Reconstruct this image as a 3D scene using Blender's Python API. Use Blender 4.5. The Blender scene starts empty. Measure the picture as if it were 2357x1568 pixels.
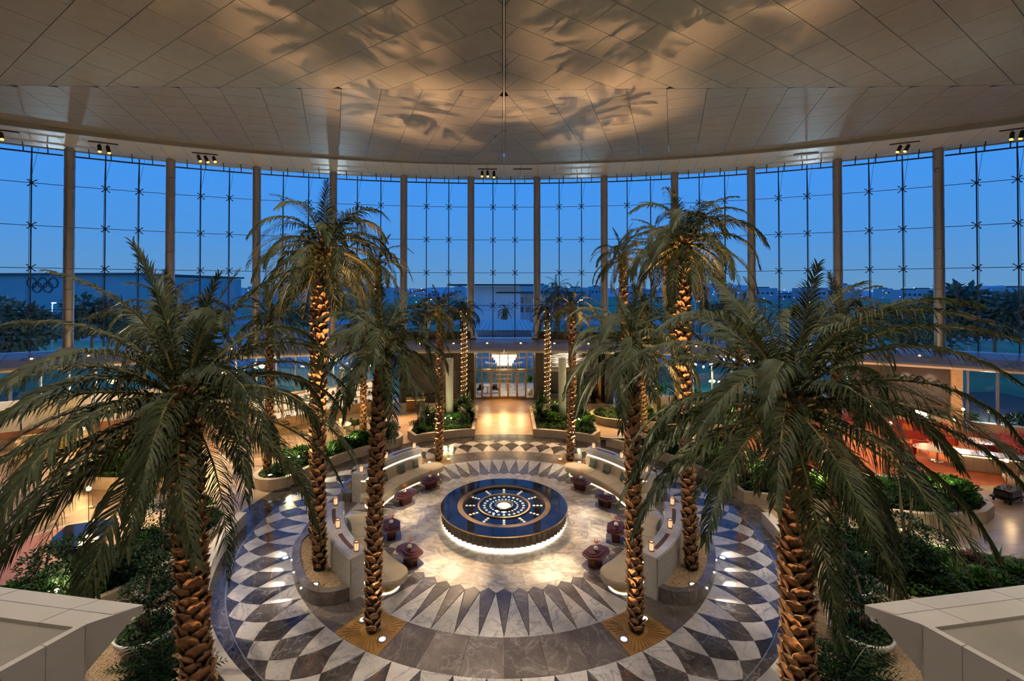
import bpy, math, random
from mathutils import Vector, Matrix
RND = random.Random(11)
PI = math.pi
scene = bpy.context.scene
COL = scene.collection

# ---------------------------------------------------------------- camera, sky, exposure
cam_d = bpy.data.cameras.new('camera')
cam_d.sensor_width = 36.0
cam_d.lens = 36.0 * 1070.0 / 2357.0
cam_d.shift_x = 18.5 / 2357.0
cam_d.shift_y = -117.0 / 2357.0
cam_d.clip_end = 2000
cam = bpy.data.objects.new('camera', cam_d)
cam.location = (0, -19.35, 9.5)
cam.rotation_euler = (PI / 2, 0, 0)
COL.objects.link(cam)
scene.camera = cam

world = bpy.data.worlds.new('dusk_sky')
scene.world = world
world.use_nodes = True
wn = world.node_tree
wn.nodes.clear()
w_tc = wn.nodes.new('ShaderNodeTexCoord')
w_sep = wn.nodes.new('ShaderNodeSeparateXYZ')
w_ramp = wn.nodes.new('ShaderNodeValToRGB')
w_bg = wn.nodes.new('ShaderNodeBackground')
w_out = wn.nodes.new('ShaderNodeOutputWorld')
wn.links.new(w_tc.outputs['Generated'], w_sep.inputs[0])
wn.links.new(w_sep.outputs['Z'], w_ramp.inputs[0])
wn.links.new(w_ramp.outputs[0], w_bg.inputs[0])
wn.links.new(w_bg.outputs[0], w_out.inputs[0])
els = w_ramp.color_ramp.elements
els[0].position = 0.0; els[0].color = (0.15, 0.34, 0.60, 1)
els[1].position = 0.55; els[1].color = (0.045, 0.23, 0.80, 1)
e = els.new(0.10); e.color = (0.095, 0.335, 0.80, 1)
e = els.new(0.24); e.color = (0.058, 0.33, 0.98, 1)
w_bg.inputs[1].default_value = 1.0

scene.view_settings.view_transform = 'Standard'
scene.view_settings.look = 'None'
scene.view_settings.gamma = 1.0
scene.view_settings.use_curve_mapping = False
scene.view_settings.exposure = 0.0
scene.cycles.use_denoising = True
scene.cycles.max_bounces = 4
scene.cycles.diffuse_bounces = 2
scene.cycles.glossy_bounces = 2
scene.cycles.transmission_bounces = 2
scene.cycles.transparent_max_bounces = 8
scene.cycles.use_adaptive_sampling = True
scene.cycles.adaptive_threshold = 0.055
scene.cycles.adaptive_min_samples = 12
scene.cycles.sample_clamp_indirect = 6.0
scene.cycles.caustics_reflective = False
scene.cycles.caustics_refractive = False

# ---------------------------------------------------------------- materials
MATS = {}
def _nt(name):
    m = bpy.data.materials.new(name); m.use_nodes = True
    nt = m.node_tree; b = nt.nodes['Principled BSDF']
    MATS[name] = m
    return m, nt, b
def setp(b, **k):
    names = dict(color='Base Color', rough='Roughness', metal='Metallic', spec='Specular IOR Level', emit='Emission Color', es='Emission Strength', coat='Coat Weight', trans='Transmission Weight', ior='IOR', sheen='Sheen Weight')
    for kk, v in k.items():
        s = b.inputs[names[kk]]
        if kk in ('color', 'emit'): v = (*v, 1.0)
        s.default_value = v
def plain(name, color, rough=0.5, metal=0.0, var=0.0, scale=3.0, bump=0.0, bscale=60.0, **k):
    m, nt, b = _nt(name)
    setp(b, color=color, rough=rough, metal=metal, **k)
    if var > 0 or bump > 0:
        tc = nt.nodes.new('ShaderNodeTexCoord')
    if var > 0:
        n = nt.nodes.new('ShaderNodeTexNoise'); n.inputs['Scale'].default_value = scale; n.inputs['Detail'].default_value = 5
        oi = nt.nodes.new('ShaderNodeObjectInfo')
        add = nt.nodes.new('ShaderNodeVectorMath'); add.operation = 'ADD'
        sc = nt.nodes.new('ShaderNodeVectorMath'); sc.operation = 'SCALE'; sc.inputs['Scale'].default_value = 37.0
        cmb = nt.nodes.new('ShaderNodeCombineXYZ')
        for i in range(3): nt.links.new(oi.outputs['Random'], cmb.inputs[i])
        nt.links.new(cmb.outputs[0], sc.inputs[0]); nt.links.new(tc.outputs['Object'], add.inputs[0]); nt.links.new(sc.outputs[0], add.inputs[1])
        nt.links.new(add.outputs[0], n.inputs['Vector'])
        r = nt.nodes.new('ShaderNodeValToRGB')
        r.color_ramp.elements[0].position = 0.3; r.color_ramp.elements[1].position = 0.7
        r.color_ramp.elements[0].color = (*[c * (1 - var) for c in color], 1)
        r.color_ramp.elements[1].color = (*[min(1, c * (1 + var)) for c in color], 1)
        nt.links.new(n.outputs['Fac'], r.inputs[0]); nt.links.new(r.outputs[0], b.inputs['Base Color'])
    if bump > 0:
        n2 = nt.nodes.new('ShaderNodeTexNoise'); n2.inputs['Scale'].default_value = bscale
        nt.links.new(tc.outputs['Object'], n2.inputs['Vector'])
        bp = nt.nodes.new('ShaderNodeBump'); bp.inputs['Strength'].default_value = bump; bp.inputs['Distance'].default_value = 0.02
        nt.links.new(n2.outputs['Fac'], bp.inputs['Height']); nt.links.new(bp.outputs[0], b.inputs['Normal'])
    return m
def emis(name, color, strength, base=(0.8, 0.8, 0.8)):
    m, nt, b = _nt(name)
    setp(b, color=base, emit=color, es=strength, rough=0.4)
    return m
def marble(name, c0, c1, vein, vscale=1.2, rough=0.12, vamt=0.6, stretch=(1, 1, 1), vw=0.03, tint=0.12, fine=True):
    """c0/c1 cloudy base colours, thin veins from the zero line of a distorted noise"""
    m, nt, b = _nt(name)
    N = nt.nodes.new; L = nt.links.new
    tc = N('ShaderNodeTexCoord'); oi = N('ShaderNodeObjectInfo')
    cmb = N('ShaderNodeCombineXYZ')
    for i in range(3): L(oi.outputs['Random'], cmb.inputs[i])
    sc = N('ShaderNodeVectorMath'); sc.operation = 'SCALE'; sc.inputs['Scale'].default_value = 53.0; L(cmb.outputs[0], sc.inputs[0])
    add = N('ShaderNodeVectorMath'); add.operation = 'ADD'; L(tc.outputs['Object'], add.inputs[0]); L(sc.outputs[0], add.inputs[1])
    mp = N('ShaderNodeMapping'); mp.inputs['Scale'].default_value = stretch
    L(add.outputs[0], mp.inputs[0])
    n1 = N('ShaderNodeTexNoise'); n1.inputs['Scale'].default_value = vscale * 1.5; n1.inputs['Detail'].default_value = 6
    L(mp.outputs[0], n1.inputs['Vector'])
    base = N('ShaderNodeMix'); base.data_type = 'RGBA'
    base.inputs[6].default_value = (*c0, 1); base.inputs[7].default_value = (*c1, 1)
    cr = N('ShaderNodeMapRange'); cr.inputs[1].default_value = 0.32; cr.inputs[2].default_value = 0.68
    L(n1.outputs['Fac'], cr.inputs[0]); L(cr.outputs[0], base.inputs[0])
    out = base.outputs[2]
    for k, (s, w, a) in enumerate([(vscale, vw, vamt)] + ([(vscale * 2.9, vw * 1.3, vamt * 0.55)] if fine else [])):
        n2 = N('ShaderNodeTexNoise'); n2.inputs['Scale'].default_value = s; n2.inputs['Detail'].default_value = 4; n2.inputs['Distortion'].default_value = 1.3
        off = N('ShaderNodeVectorMath'); off.operation = 'ADD'; off.inputs[1].default_value = (7.3 * (k + 1), 3.1, 5.0)
        L(mp.outputs[0], off.inputs[0]); L(off.outputs[0], n2.inputs['Vector'])
        sub = N('ShaderNodeMath'); sub.operation = 'SUBTRACT'; sub.inputs[1].default_value = 0.5; L(n2.outputs['Fac'], sub.inputs[0])
        ab = N('ShaderNodeMath'); ab.operation = 'ABSOLUTE'; L(sub.outputs[0], ab.inputs[0])
        mr = N('ShaderNodeMapRange'); mr.inputs[1].default_value = 0.0; mr.inputs[2].default_value = w; mr.inputs[3].default_value = a; mr.inputs[4].default_value = 0.0
        L(ab.outputs[0], mr.inputs[0])
        mul = N('ShaderNodeMath'); mul.operation = 'MULTIPLY'; L(mr.outputs[0], mul.inputs[0]); L(n1.outputs['Fac'], mul.inputs[1])
        mx = N('ShaderNodeMix'); mx.data_type = 'RGBA'; L(mul.outputs[0], mx.inputs[0]); L(out, mx.inputs[6]); mx.inputs[7].default_value = (*vein, 1)
        out = mx.outputs[2]
    # tile to tile tone
    hsv = N('ShaderNodeHueSaturation'); L(out, hsv.inputs['Color'])
    mr2 = N('ShaderNodeMapRange'); mr2.inputs[3].default_value = 1 - tint; mr2.inputs[4].default_value = 1 + tint
    L(oi.outputs['Random'], mr2.inputs[0]); L(mr2.outputs[0], hsv.inputs['Value'])
    L(hsv.outputs[0], b.inputs['Base Color'])
    setp(b, rough=rough, spec=0.5)
    return m
def leafmat(name, c0, c1, transl=0.25, rough=0.5, scale=1.5):
    m, nt, b = _nt(name)
    N = nt.nodes.new; L = nt.links.new
    oi = N('ShaderNodeObjectInfo'); geo = N('ShaderNodeNewGeometry'); n = N('ShaderNodeTexNoise')
    n.inputs['Scale'].default_value = scale; L(geo.outputs['Position'], n.inputs['Vector'])
    ad = N('ShaderNodeMath'); ad.operation = 'ADD'; L(n.outputs['Fac'], ad.inputs[0])
    ml = N('ShaderNodeMath'); ml.operation = 'MULTIPLY_ADD'; ml.inputs[1].default_value = 0.7; ml.inputs[2].default_value = -0.35
    L(geo.outputs['Random Per Island'], ml.inputs[0]); L(ml.outputs[0], ad.inputs[1])
    mx = N('ShaderNodeMix'); mx.data_type = 'RGBA'; mx.inputs[6].default_value = (*c0, 1); mx.inputs[7].default_value = (*c1, 1)
    L(ad.outputs[0], mx.inputs[0]); L(mx.outputs[2], b.inputs['Base Color'])
    setp(b, rough=rough, spec=0.35)
    tr = N('ShaderNodeBsdfTranslucent'); L(mx.outputs[2], tr.inputs['Color'])
    ms = N('ShaderNodeMixShader'); ms.inputs[0].default_value = transl
    L(b.outputs[0], ms.inputs[1]); L(tr.outputs[0], ms.inputs[2])
    L(ms.outputs[0], nt.nodes['Material Output'].inputs['Surface'])
    return m
def glassmat(name, tint, refl=0.07, rough=0.0):
    m, nt, b = _nt(name)
    N = nt.nodes.new; L = nt.links.new
    nt.nodes.remove(b)
    tr = N('ShaderNodeBsdfTransparent'); tr.inputs[0].default_value = (*tint, 1)
    gl = N('ShaderNodeBsdfGlossy'); gl.inputs['Roughness'].default_value = rough; gl.inputs[0].default_value = (1, 1, 1, 1)
    fr = N('ShaderNodeFresnel'); fr.inputs[0].default_value = 1.45
    mr = N('ShaderNodeMath'); mr.operation = 'MULTIPLY'; mr.inputs[1].default_value = refl / 0.04; mr.use_clamp = True
    L(fr.outputs[0], mr.inputs[0])
    ms = N('ShaderNodeMixShader'); L(mr.outputs[0], ms.inputs[0]); L(tr.outputs[0], ms.inputs[1]); L(gl.outputs[0], ms.inputs[2])
    L(ms.outputs[0], nt.nodes['Material Output'].inputs['Surface'])
    return m

marble('marble_white', (0.44, 0.42, 0.41), (0.60, 0.57, 0.55), (0.16, 0.15, 0.16), 0.9, 0.19, 0.9)
marble('marble_dark', (0.042, 0.038, 0.040), (0.105, 0.093, 0.092), (0.42, 0.39, 0.38), 0.7, 0.11, 0.6, vw=0.014, tint=0.28)
marble('marble_grey', (0.105, 0.089, 0.085), (0.185, 0.157, 0.148), (0.45, 0.42, 0.40), 0.8, 0.17, 0.5, vw=0.02, tint=0.22)
marble('marble_cream', (0.46, 0.40, 0.33), (0.62, 0.56, 0.48), (0.13, 0.09, 0.065), 0.75, 0.20, 0.95, stretch=(1.0, 1.6, 1), vw=0.06)
marble('marble_beige', (0.36, 0.27, 0.18), (0.48, 0.38, 0.27), (0.26, 0.17, 0.10), 0.35, 0.26, 0.6, vw=0.05, tint=0.06)
marble('marble_swirl', (0.30, 0.19, 0.10), (0.45, 0.31, 0.17), (0.07, 0.045, 0.03), 0.22, 0.38, 1.6, stretch=(0.5, 1.6, 1), vw=0.085, tint=0.0)
marble('marble_bar', (0.47, 0.45, 0.43), (0.58, 0.56, 0.54), (0.30, 0.28, 0.27), 1.4, 0.2, 0.6, tint=0.03)
plain('grout', (0.07, 0.06, 0.055), 0.6)
plain('stone_beige', (0.42, 0.335, 0.25), 0.55, var=0.10, scale=2.5, bump=0.05)
plain('stone_pale', (0.58, 0.53, 0.47), 0.5, var=0.06, scale=2.0)
plain('stone_textured', (0.46, 0.44, 0.40), 0.7, var=0.22, scale=26, bump=0.7, bscale=34)
plain('stone_wall_dark', (0.042, 0.034, 0.030), 0.5, var=0.25, scale=1.2)
plain('panel_white', (0.56, 0.52, 0.49), 0.28, var=0.03)
plain('panel_dull', (0.27, 0.235, 0.205), 0.75, var=0.10, scale=1.5)
plain('gravel', (0.36, 0.25, 0.15), 0.85, var=0.45, scale=22, bump=1.0, bscale=26)
plain('pebble', (0.42, 0.29, 0.17), 0.8, var=0.35, scale=6)
plain('soil', (0.028, 0.022, 0.014), 0.95, var=0.3, scale=6)
plain('brass', (0.62, 0.40, 0.16), 0.28, 1.0, var=0.1)
plain('bronze_plate', (0.46, 0.26, 0.075), 0.42, 0.45, var=0.25, scale=4)
plain('bronze_frame', (0.40, 0.25, 0.10), 0.35, 0.8)
plain('bronze_dark', (0.075, 0.043, 0.017), 0.5, 0.5, var=0.4, scale=5)
plain('black_metal', (0.012, 0.012, 0.013), 0.4, 0.3)
plain('dark_steel', (0.045, 0.05, 0.07), 0.35, 0.6)
plain('steel', (0.36, 0.345, 0.36), 0.38, 0.75, var=0.05)
plain('steel_bright', (0.6, 0.58, 0.55), 0.25, 0.9)
plain('black_stone', (0.018, 0.018, 0.022), 0.06, var=0.4, scale=1.4)
plain('flute_tile', (0.13, 0.105, 0.085), 0.22, 0.35, var=0.3, scale=4)
plain('ceiling_panel', (0.28, 0.283, 0.286), 0.42, var=0.06, scale=2.0)
for _sd, _nm in ((1, 'ceiling_plank_r'), (-1, 'ceiling_plank_l')):      # fine slats across the long planks
    m = plain(_nm, (0.28, 0.283, 0.286), 0.42, var=0.06, scale=2.0); nt = m.node_tree
    _t = nt.nodes.new('ShaderNodeTexCoord'); _mp = nt.nodes.new('ShaderNodeMapping'); _mp.inputs['Rotation'].default_value = (0, 0, -math.radians(32.5) if _sd > 0 else math.radians(180 + 32.5)); _w = nt.nodes.new('ShaderNodeTexWave'); _w.wave_profile = 'SAW'; _w.inputs['Scale'].default_value = 1.15; _w.inputs['Distortion'].default_value = 0.15
    nt.links.new(_t.outputs['Object'], _mp.inputs[0]); nt.links.new(_mp.outputs[0], _w.inputs['Vector'])
    _b = nt.nodes.new('ShaderNodeBump'); _b.inputs['Strength'].default_value = 0.35; _b.inputs['Distance'].default_value = 0.03; nt.links.new(_w.outputs['Fac'], _b.inputs['Height']); nt.links.new(_b.outputs[0], nt.nodes['Principled BSDF'].inputs['Normal'])
plain('ceiling_gap', (0.05, 0.046, 0.042), 0.9)
plain('soffit_panel', (0.70, 0.69, 0.68), 0.32, 0.0)
plain('trunk_core', (0.045, 0.026, 0.015), 0.9, var=0.4, scale=9)
plain('boot', (0.33, 0.165, 0.075), 0.75, var=0.5, scale=5, bump=0.5, bscale=30)
plain('boot_cut', (0.44, 0.28, 0.14), 0.8, var=0.2, scale=20)
plain('bark', (0.23, 0.165, 0.11), 0.85, var=0.35, scale=10, bump=0.5)
leafmat('frond', (0.026, 0.038, 0.017), (0.100, 0.120, 0.050), 0.26)
leafmat('frond_dry', (0.15, 0.085, 0.035), (0.25, 0.15, 0.05), 0.25)
plain('rachis', (0.20, 0.175, 0.055), 0.6, var=0.2)
leafmat('leaf_dark', (0.010, 0.030, 0.012), (0.035, 0.085, 0.030), 0.15)
leafmat('leaf_mid', (0.020, 0.075, 0.012), (0.075, 0.19, 0.032), 0.25)
leafmat('leaf_bright', (0.05, 0.15, 0.015), (0.15, 0.30, 0.04), 0.3)
leafmat('leaf_yellow', (0.20, 0.19, 0.02), (0.42, 0.30, 0.03), 0.3)
leafmat('leaf_purple', (0.05, 0.015, 0.03), (0.12, 0.03, 0.05), 0.2)
leafmat('blossom', (0.45, 0.08, 0.13), (0.70, 0.22, 0.26), 0.3)
leafmat('leaf_out', (0.03, 0.12, 0.10), (0.09, 0.22, 0.16), 0.1, scale=0.5)
plain('fabric_beige', (0.46, 0.37, 0.26), 0.85, var=0.05)
plain('fabric_back', (0.50, 0.40, 0.28), 0.8, var=0.05)
plain('fabric_grey', (0.36, 0.32, 0.29), 0.9, var=0.08)
plain('fabric_green', (0.09, 0.115, 0.055), 0.9, var=0.15)
plain('fabric_red', (0.26, 0.028, 0.022), 0.8, var=0.12)
plain('fabric_orange', (0.50, 0.16, 0.03), 0.8)
plain('carpet_red', (0.42, 0.135, 0.05), 0.9, var=0.18, scale=1.6)
plain('platform_pink', (0.36, 0.16, 0.10), 0.35, var=0.12)
plain('maroon', (0.075, 0.017, 0.011), 0.34, var=0.25, scale=3, spec=0.35)
plain('wood', (0.26, 0.125, 0.045), 0.4, var=0.25, scale=5)
plain('wood_light', (0.46, 0.31, 0.17), 0.45, var=0.15, scale=4)
plain('slot_brown', (0.10, 0.05, 0.03), 0.6)
plain('ceramic', (0.72, 0.66, 0.56), 0.35)
plain('flower_orange', (0.85, 0.18, 0.01), 0.5)
plain('white_paint', (0.70, 0.67, 0.63), 0.5, var=0.03)
plain('piano_black', (0.012, 0.012, 0.014), 0.06)
plain('ivory', (0.75, 0.72, 0.65), 0.3)
plain('fixture_glass', (0.8, 0.85, 0.8), 0.1)
# a patterned cushion fabric
m, nt, b = _nt('fabric_pattern')
_v = nt.nodes.new('ShaderNodeTexVoronoi'); _v.inputs['Scale'].default_value = 16; _t = nt.nodes.new('ShaderNodeTexCoord')
_r = nt.nodes.new('ShaderNodeValToRGB'); nt.links.new(_t.outputs['Object'], _v.inputs['Vector']); nt.links.new(_v.outputs['Distance'], _r.inputs[0]); nt.links.new(_r.outputs[0], b.inputs['Base Color'])
_r.color_ramp.elements[0].color = (0.012, 0.03, 0.030, 1); _r.color_ramp.elements[1].color = (0.17, 0.185, 0.15, 1); _r.color_ramp.elements[1].position = 1.0
b.inputs['Roughness'].default_value = 0.8
# outdoor things
plain('lawn', (0.06, 0.24, 0.14), 0.9, var=0.35, scale=0.15)
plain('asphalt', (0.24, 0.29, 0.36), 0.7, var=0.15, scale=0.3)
plain('far_wall', (0.42, 0.50, 0.56), 0.7, var=0.05)  # distance haze put into the blue-grey colour
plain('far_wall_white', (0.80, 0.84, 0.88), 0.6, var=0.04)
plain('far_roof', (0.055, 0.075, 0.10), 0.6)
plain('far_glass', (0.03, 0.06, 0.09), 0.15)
plain('hill', (0.34, 0.46, 0.56), 0.95, var=0.12, scale=0.02)  # pale blue haze of the far ridge put into its colour
plain('hall_wall', (0.13, 0.40, 0.48), 0.55, var=0.06, scale=0.1)
plain('hall_ring', (0.02, 0.045, 0.06), 0.5)
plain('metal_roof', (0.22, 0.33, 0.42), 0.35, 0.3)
plain('car_dark', (0.03, 0.03, 0.04), 0.2)
plain('car_light', (0.45, 0.5, 0.55), 0.2)
glassmat('glass_pane', (0.93, 0.97, 0.98), 0.026)
glassmat('glass_lower', (0.82, 0.92, 0.92), 0.06)
glassmat('glass_clear', (0.95, 0.97, 0.95), 0.05)
emis('led_white', (1.0, 0.90, 0.76), 9.0)
emis('led_soft', (1.0, 0.88, 0.72), 5.0)
emis('lamp_warm', (1.0, 0.62, 0.22), 6.0)
emis('lamp_amber', (1.0, 0.42, 0.06), 3.5)
emis('uplight_lens', (1.0, 0.95, 0.84), 5.0)
emis('candle_glow', (1.0, 0.52, 0.26), 1.5, (0.9, 0.7, 0.6))
emis('candle_flame', (1.0, 0.85, 0.55), 16.0)
emis('fountain_light', (1.0, 0.90, 0.72), 0.30, (0.75, 0.66, 0.5))
emis('fountain_bright', (0.82, 0.95, 1.0), 40.0)
emis('crystal', (1.0, 0.93, 0.70), 2.4)
emis('art_bar', (1.0, 0.88, 0.66), 0.7)
emis('shade_lit', (1.0, 0.86, 0.66), 2.2)
emis('fairy', (1.0, 0.66, 0.28), 22.0)
emis('shelf_back', (1.0, 0.86, 0.64), 0.55, (0.75, 0.68, 0.55))
emis('city_light', (0.95, 0.85, 0.6), 5.0)
emis('city_yellow', (1.0, 0.7, 0.1), 2.5)
emis('city_red', (1.0, 0.1, 0.3), 2.5)

# ---------------------------------------------------------------- mesh helpers
def polar(r, a, z=None):
    """a in degrees from the camera side (-Y) of the fountain, growing to the right"""
    t = math.radians(a); p = (r * math.sin(t), -r * math.cos(t))
    return p if z is None else (p[0], p[1], z)
class MB:
    def __init__(s): s.v = []; s.f = []; s.m = []
    def add(s, vs, fs, mi=0, M=None):
        o = len(s.v)
        s.v += [tuple(M @ Vector(p)) for p in vs] if M is not None else [tuple(p) for p in vs]
        s.f += [tuple(i + o for i in f) for f in fs]; s.m += [mi] * len(fs); return s
    def box(s, c, d, rz=0.0, mi=0, M=None):
        x, y, z = (k / 2 for k in d); cs, sn = math.cos(rz), math.sin(rz)
        vs = []
        for sx, sy, sz in ((-1, -1, -1), (1, -1, -1), (1, 1, -1), (-1, 1, -1), (-1, -1, 1), (1, -1, 1), (1, 1, 1), (-1, 1, 1)):
            px, py = sx * x, sy * y
            vs.append((c[0] + px * cs - py * sn, c[1] + px * sn + py * cs, c[2] + sz * z))
        return s.add(vs, [(0, 3, 2, 1), (4, 5, 6, 7), (0, 1, 5, 4), (1, 2, 6, 5), (2, 3, 7, 6), (3, 0, 4, 7)], mi, M)
    def prism(s, poly, z0, z1, mi=0, M=None, top_scale=None):
        n = len(poly)
        a = sum(poly[i][0] * poly[(i + 1) % n][1] - poly[(i + 1) % n][0] * poly[i][1] for i in range(n))
        if a < 0: poly = poly[::-1]
        tp = poly
        if top_scale:
            cx = sum(p[0] for p in poly) / n; cy = sum(p[1] for p in poly) / n
            tp = [(cx + (p[0] - cx) * top_scale, cy + (p[1] - cy) * top_scale) for p in poly]
        vs = [(p[0], p[1], z0) for p in poly] + [(p[0], p[1], z1) for p in tp]
        fs = [tuple(range(n))[::-1], tuple(range(n, 2 * n))] + [(i, (i + 1) % n, n + (i + 1) % n, n + i) for i in range(n)]
        return s.add(vs, fs, mi, M)
    def ring(s, r0, r1, a0, a1, z0, z1, n=8, mi=0):
        """solid annular sector"""
        full = abs(a1 - a0) >= 359.99
        vs = []; k = n if full else n + 1
        for i in range(k):
            a = a0 + (a1 - a0) * i / n
            vs += [polar(r0, a, z0), polar(r1, a, z0), polar(r1, a, z1), polar(r0, a, z1)]
        fs = []
        for i in range(n):
            p = 4 * i; q = 4 * ((i + 1) % k)
            for j in range(4): fs.append((p + j, p + (j + 1) % 4, q + (j + 1) % 4, q + j))
        if not full: fs += [(3, 2, 1, 0), (4 * n, 4 * n + 1, 4 * n + 2, 4 * n + 3)]
        return s.add(vs, fs, mi)
    def lathe(s, prof, n=24, c=(0, 0, 0), mi=0, M=None):
        vs = []; fs = []
        for r, z in prof:
            for i in range(n):
                a = 2 * PI * i / n; vs.append((c[0] + r * math.cos(a), c[1] + r * math.sin(a), c[2] + z))
        for j in range(len(prof) - 1):
            for i in range(n):
                i2 = (i + 1) % n; fs.append((j * n + i, j * n + i2, (j + 1) * n + i2, (j + 1) * n + i))
        fs.append(tuple(range(n))[::-1]); fs.append(tuple(range((len(prof) - 1) * n, len(prof) * n)))
        return s.add(vs, fs, mi, M)
    def tube(s, pts, rad, n=8, mi=0, cap=True):
        pts = [Vector(p) for p in pts]
        if not hasattr(rad, '__len__'): rad = [rad] * len(pts)
        vs = []; fs = []; up = Vector((0, 0, 1)); prev = None
        for i, p in enumerate(pts):
            t = (pts[min(i + 1, len(pts) - 1)] - pts[max(i - 1, 0)]).normalized()
            if prev is None:
                u = t.cross(up)
                if u.length < 1e-3: u = Vector((1, 0, 0))
            else: u = prev - t * prev.dot(t)
            u.normalize(); prev = u; w = t.cross(u)
            for k in range(n):
                a = 2 * PI * k / n; vs.append(tuple(p + (u * math.cos(a) + w * math.sin(a)) * rad[i]))
        for j in range(len(pts) - 1):
            for i in range(n):
                i2 = (i + 1) % n; fs.append((j * n + i, j * n + i2, (j + 1) * n + i2, (j + 1) * n + i))
        if cap: fs.append(tuple(range(n))[::-1]); fs.append(tuple(range((len(pts) - 1) * n, len(pts) * n)))
        return s.add(vs, fs, mi)
    def strip(s, quads, mi=0): return s.add(*quads, mi)
    def mesh(s, name, mats, smooth=False):
        me = bpy.data.meshes.new(name); me.from_pydata(s.v, [], s.f)
        if isinstance(mats, str): mats = [mats]
        for mt in mats: me.materials.append(MATS[mt])
        if len(mats) > 1: me.polygons.foreach_set('material_index', s.m)
        if smooth: me.polygons.foreach_set('use_smooth', [True] * len(s.f))
        me.update(); return me
    def build(s, name, mats, parent=None, smooth=False, loc=None, rz=0.0):
        return link(name, s.mesh(name, mats, smooth), parent, loc, rz)
def link(name, me, parent=None, loc=None, rz=0.0, scale=None, rot=None):
    o = bpy.data.objects.new(name, me); COL.objects.link(o)
    if parent is not None: o.parent = parent
    if loc is not None: o.location = loc
    if rot is not None: o.rotation_euler = rot
    elif rz: o.rotation_euler = (0, 0, rz)
    if scale is not None: o.scale = scale if hasattr(scale, '__len__') else (scale,) * 3
    return o
def tag(o, label=None, cat=None, group=None, kind=None):
    if label: o['label'] = label
    if cat: o['category'] = cat
    if group: o['group'] = group
    if kind: o['kind'] = kind
    return o
def thing(name, label, cat, loc=(0, 0, 0), rz=0.0, group=None):
    o = link(name, None, None, loc, rz); o.empty_display_size = 0.1
    return tag(o, label, cat, group)
def copy_tree(o, parent=None):
    c = o.copy(); COL.objects.link(c); c.parent = parent
    for ch in list(o.children): copy_tree(ch, c)
    return c
def light(kind, loc, energy, color, size=0.1, target=None, angle=60, blend=0.6, name='lamp_light', parent=None):
    d = bpy.data.lights.new(name, kind); d.energy = energy; d.color = color
    if kind == 'SPOT': d.spot_size = math.radians(angle); d.spot_blend = blend; d.shadow_soft_size = size
    elif kind == 'POINT': d.shadow_soft_size = size
    elif kind == 'AREA': d.size = size
    o = bpy.data.objects.new(name, d); COL.objects.link(o); o.location = loc
    if target is not None:
        o.rotation_euler = (Vector(target) - Vector(loc)).to_track_quat('-Z', 'Y').to_euler()
    if parent is not None:
        o.parent = parent
        o.matrix_parent_inverse = Matrix.Translation(parent.location).inverted() if parent.rotation_euler.z == 0 else (Matrix.Translation(parent.location) @ parent.rotation_euler.to_matrix().to_4x4()).inverted()
    return o
def shrink(poly, g):
    """pull every edge of a (near) convex polygon inwards by g"""
    n = len(poly)
    a = sum(poly[i][0] * poly[(i + 1) % n][1] - poly[(i + 1) % n][0] * poly[i][1] for i in range(n))
    if a < 0: poly = poly[::-1]
    out = []
    for i in range(n):
        p0, p1, p2 = Vector(poly[i - 1]), Vector(poly[i]), Vector(poly[(i + 1) % n])
        d1 = (p1 - p0); d2 = (p2 - p1)
        if d1.length < 1e-6 or d2.length < 1e-6: out.append(tuple(p1)); continue
        d1.normalize(); d2.normalize()
        n1 = Vector((-d1.y, d1.x)); n2 = Vector((-d2.y, d2.x)); b = n1 + n2
        if b.length < 1e-3: out.append(tuple(p1)); continue
        b.normalize(); k = g / max(0.25, b.dot(n1)); out.append(tuple(p1 + b * k))
    return out
def clip(poly, planes):
    """Sutherland-Hodgman with half planes (nx, ny, c): keep nx*x + ny*y <= c"""
    for nx, ny, c in planes:
        out = []; n = len(poly)
        for i in range(n):
            p, q = poly[i], poly[(i + 1) % n]
            dp = nx * p[0] + ny * p[1] - c; dq = nx * q[0] + ny * q[1] - c
            if dp <= 0: out.append(p)
            if dp * dq < 0:
                t = dp / (dp - dq); out.append((p[0] + (q[0] - p[0]) * t, p[1] + (q[1] - p[1]) * t))
        poly = out
        if len(poly) < 3: return []
    return poly
def area(poly):
    n = len(poly)
    return abs(sum(poly[i][0] * poly[(i + 1) % n][1] - poly[(i + 1) % n][0] * poly[i][1] for i in range(n))) / 2
# ================================================================ floor and medallion
floor = MB().prism([(-46, -27), (46, -27), (46, 24), (-46, 24)], -0.35, -0.06).build('floor', 'grout')
tag(floor, kind='structure')
G = 0.004
def floor_piece(name, poly, mat, g=G, z1=0.0, z0=-0.055):
    return MB().prism(shrink(poly, g), z0, z1).build(name, mat, floor)
def arc(r, a0, a1, n):
    return [polar(r, a0 + (a1 - a0) * i / n) for i in range(n + 1)]
# inner disc of cream slabs round the fountain
for k in range(20):
    a = k * 18
    floor_piece('disc_slab', arc(2.2, a, a + 18, 3) + arc(3.55, a + 18, a, 4), 'marble_cream', 0.0015)
    floor_piece('disc_slab', arc(3.55, a + 9, a + 27, 4) + arc(4.48, a + 27, a + 9, 6), 'marble_cream', 0.0015)
# kites and wedges
for k in range(60):
    a = k * 6.0
    floor_piece('kite_tile', [polar(4.58, a), polar(4.80, a + 2.85), polar(6.57, a), polar(4.80, a - 2.85)], 'marble_grey')
    floor_piece('wedge_tile', arc(6.66, a, a + 6, 4) + [polar(4.80, a + 3)], 'marble_white')
    floor_piece('corner_tile', arc(4.48, a, a + 6, 2)[::-1] + [polar(4.58, a), polar(4.80, a + 3), polar(4.58, a + 6)], 'marble_cream', 0.003)
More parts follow.
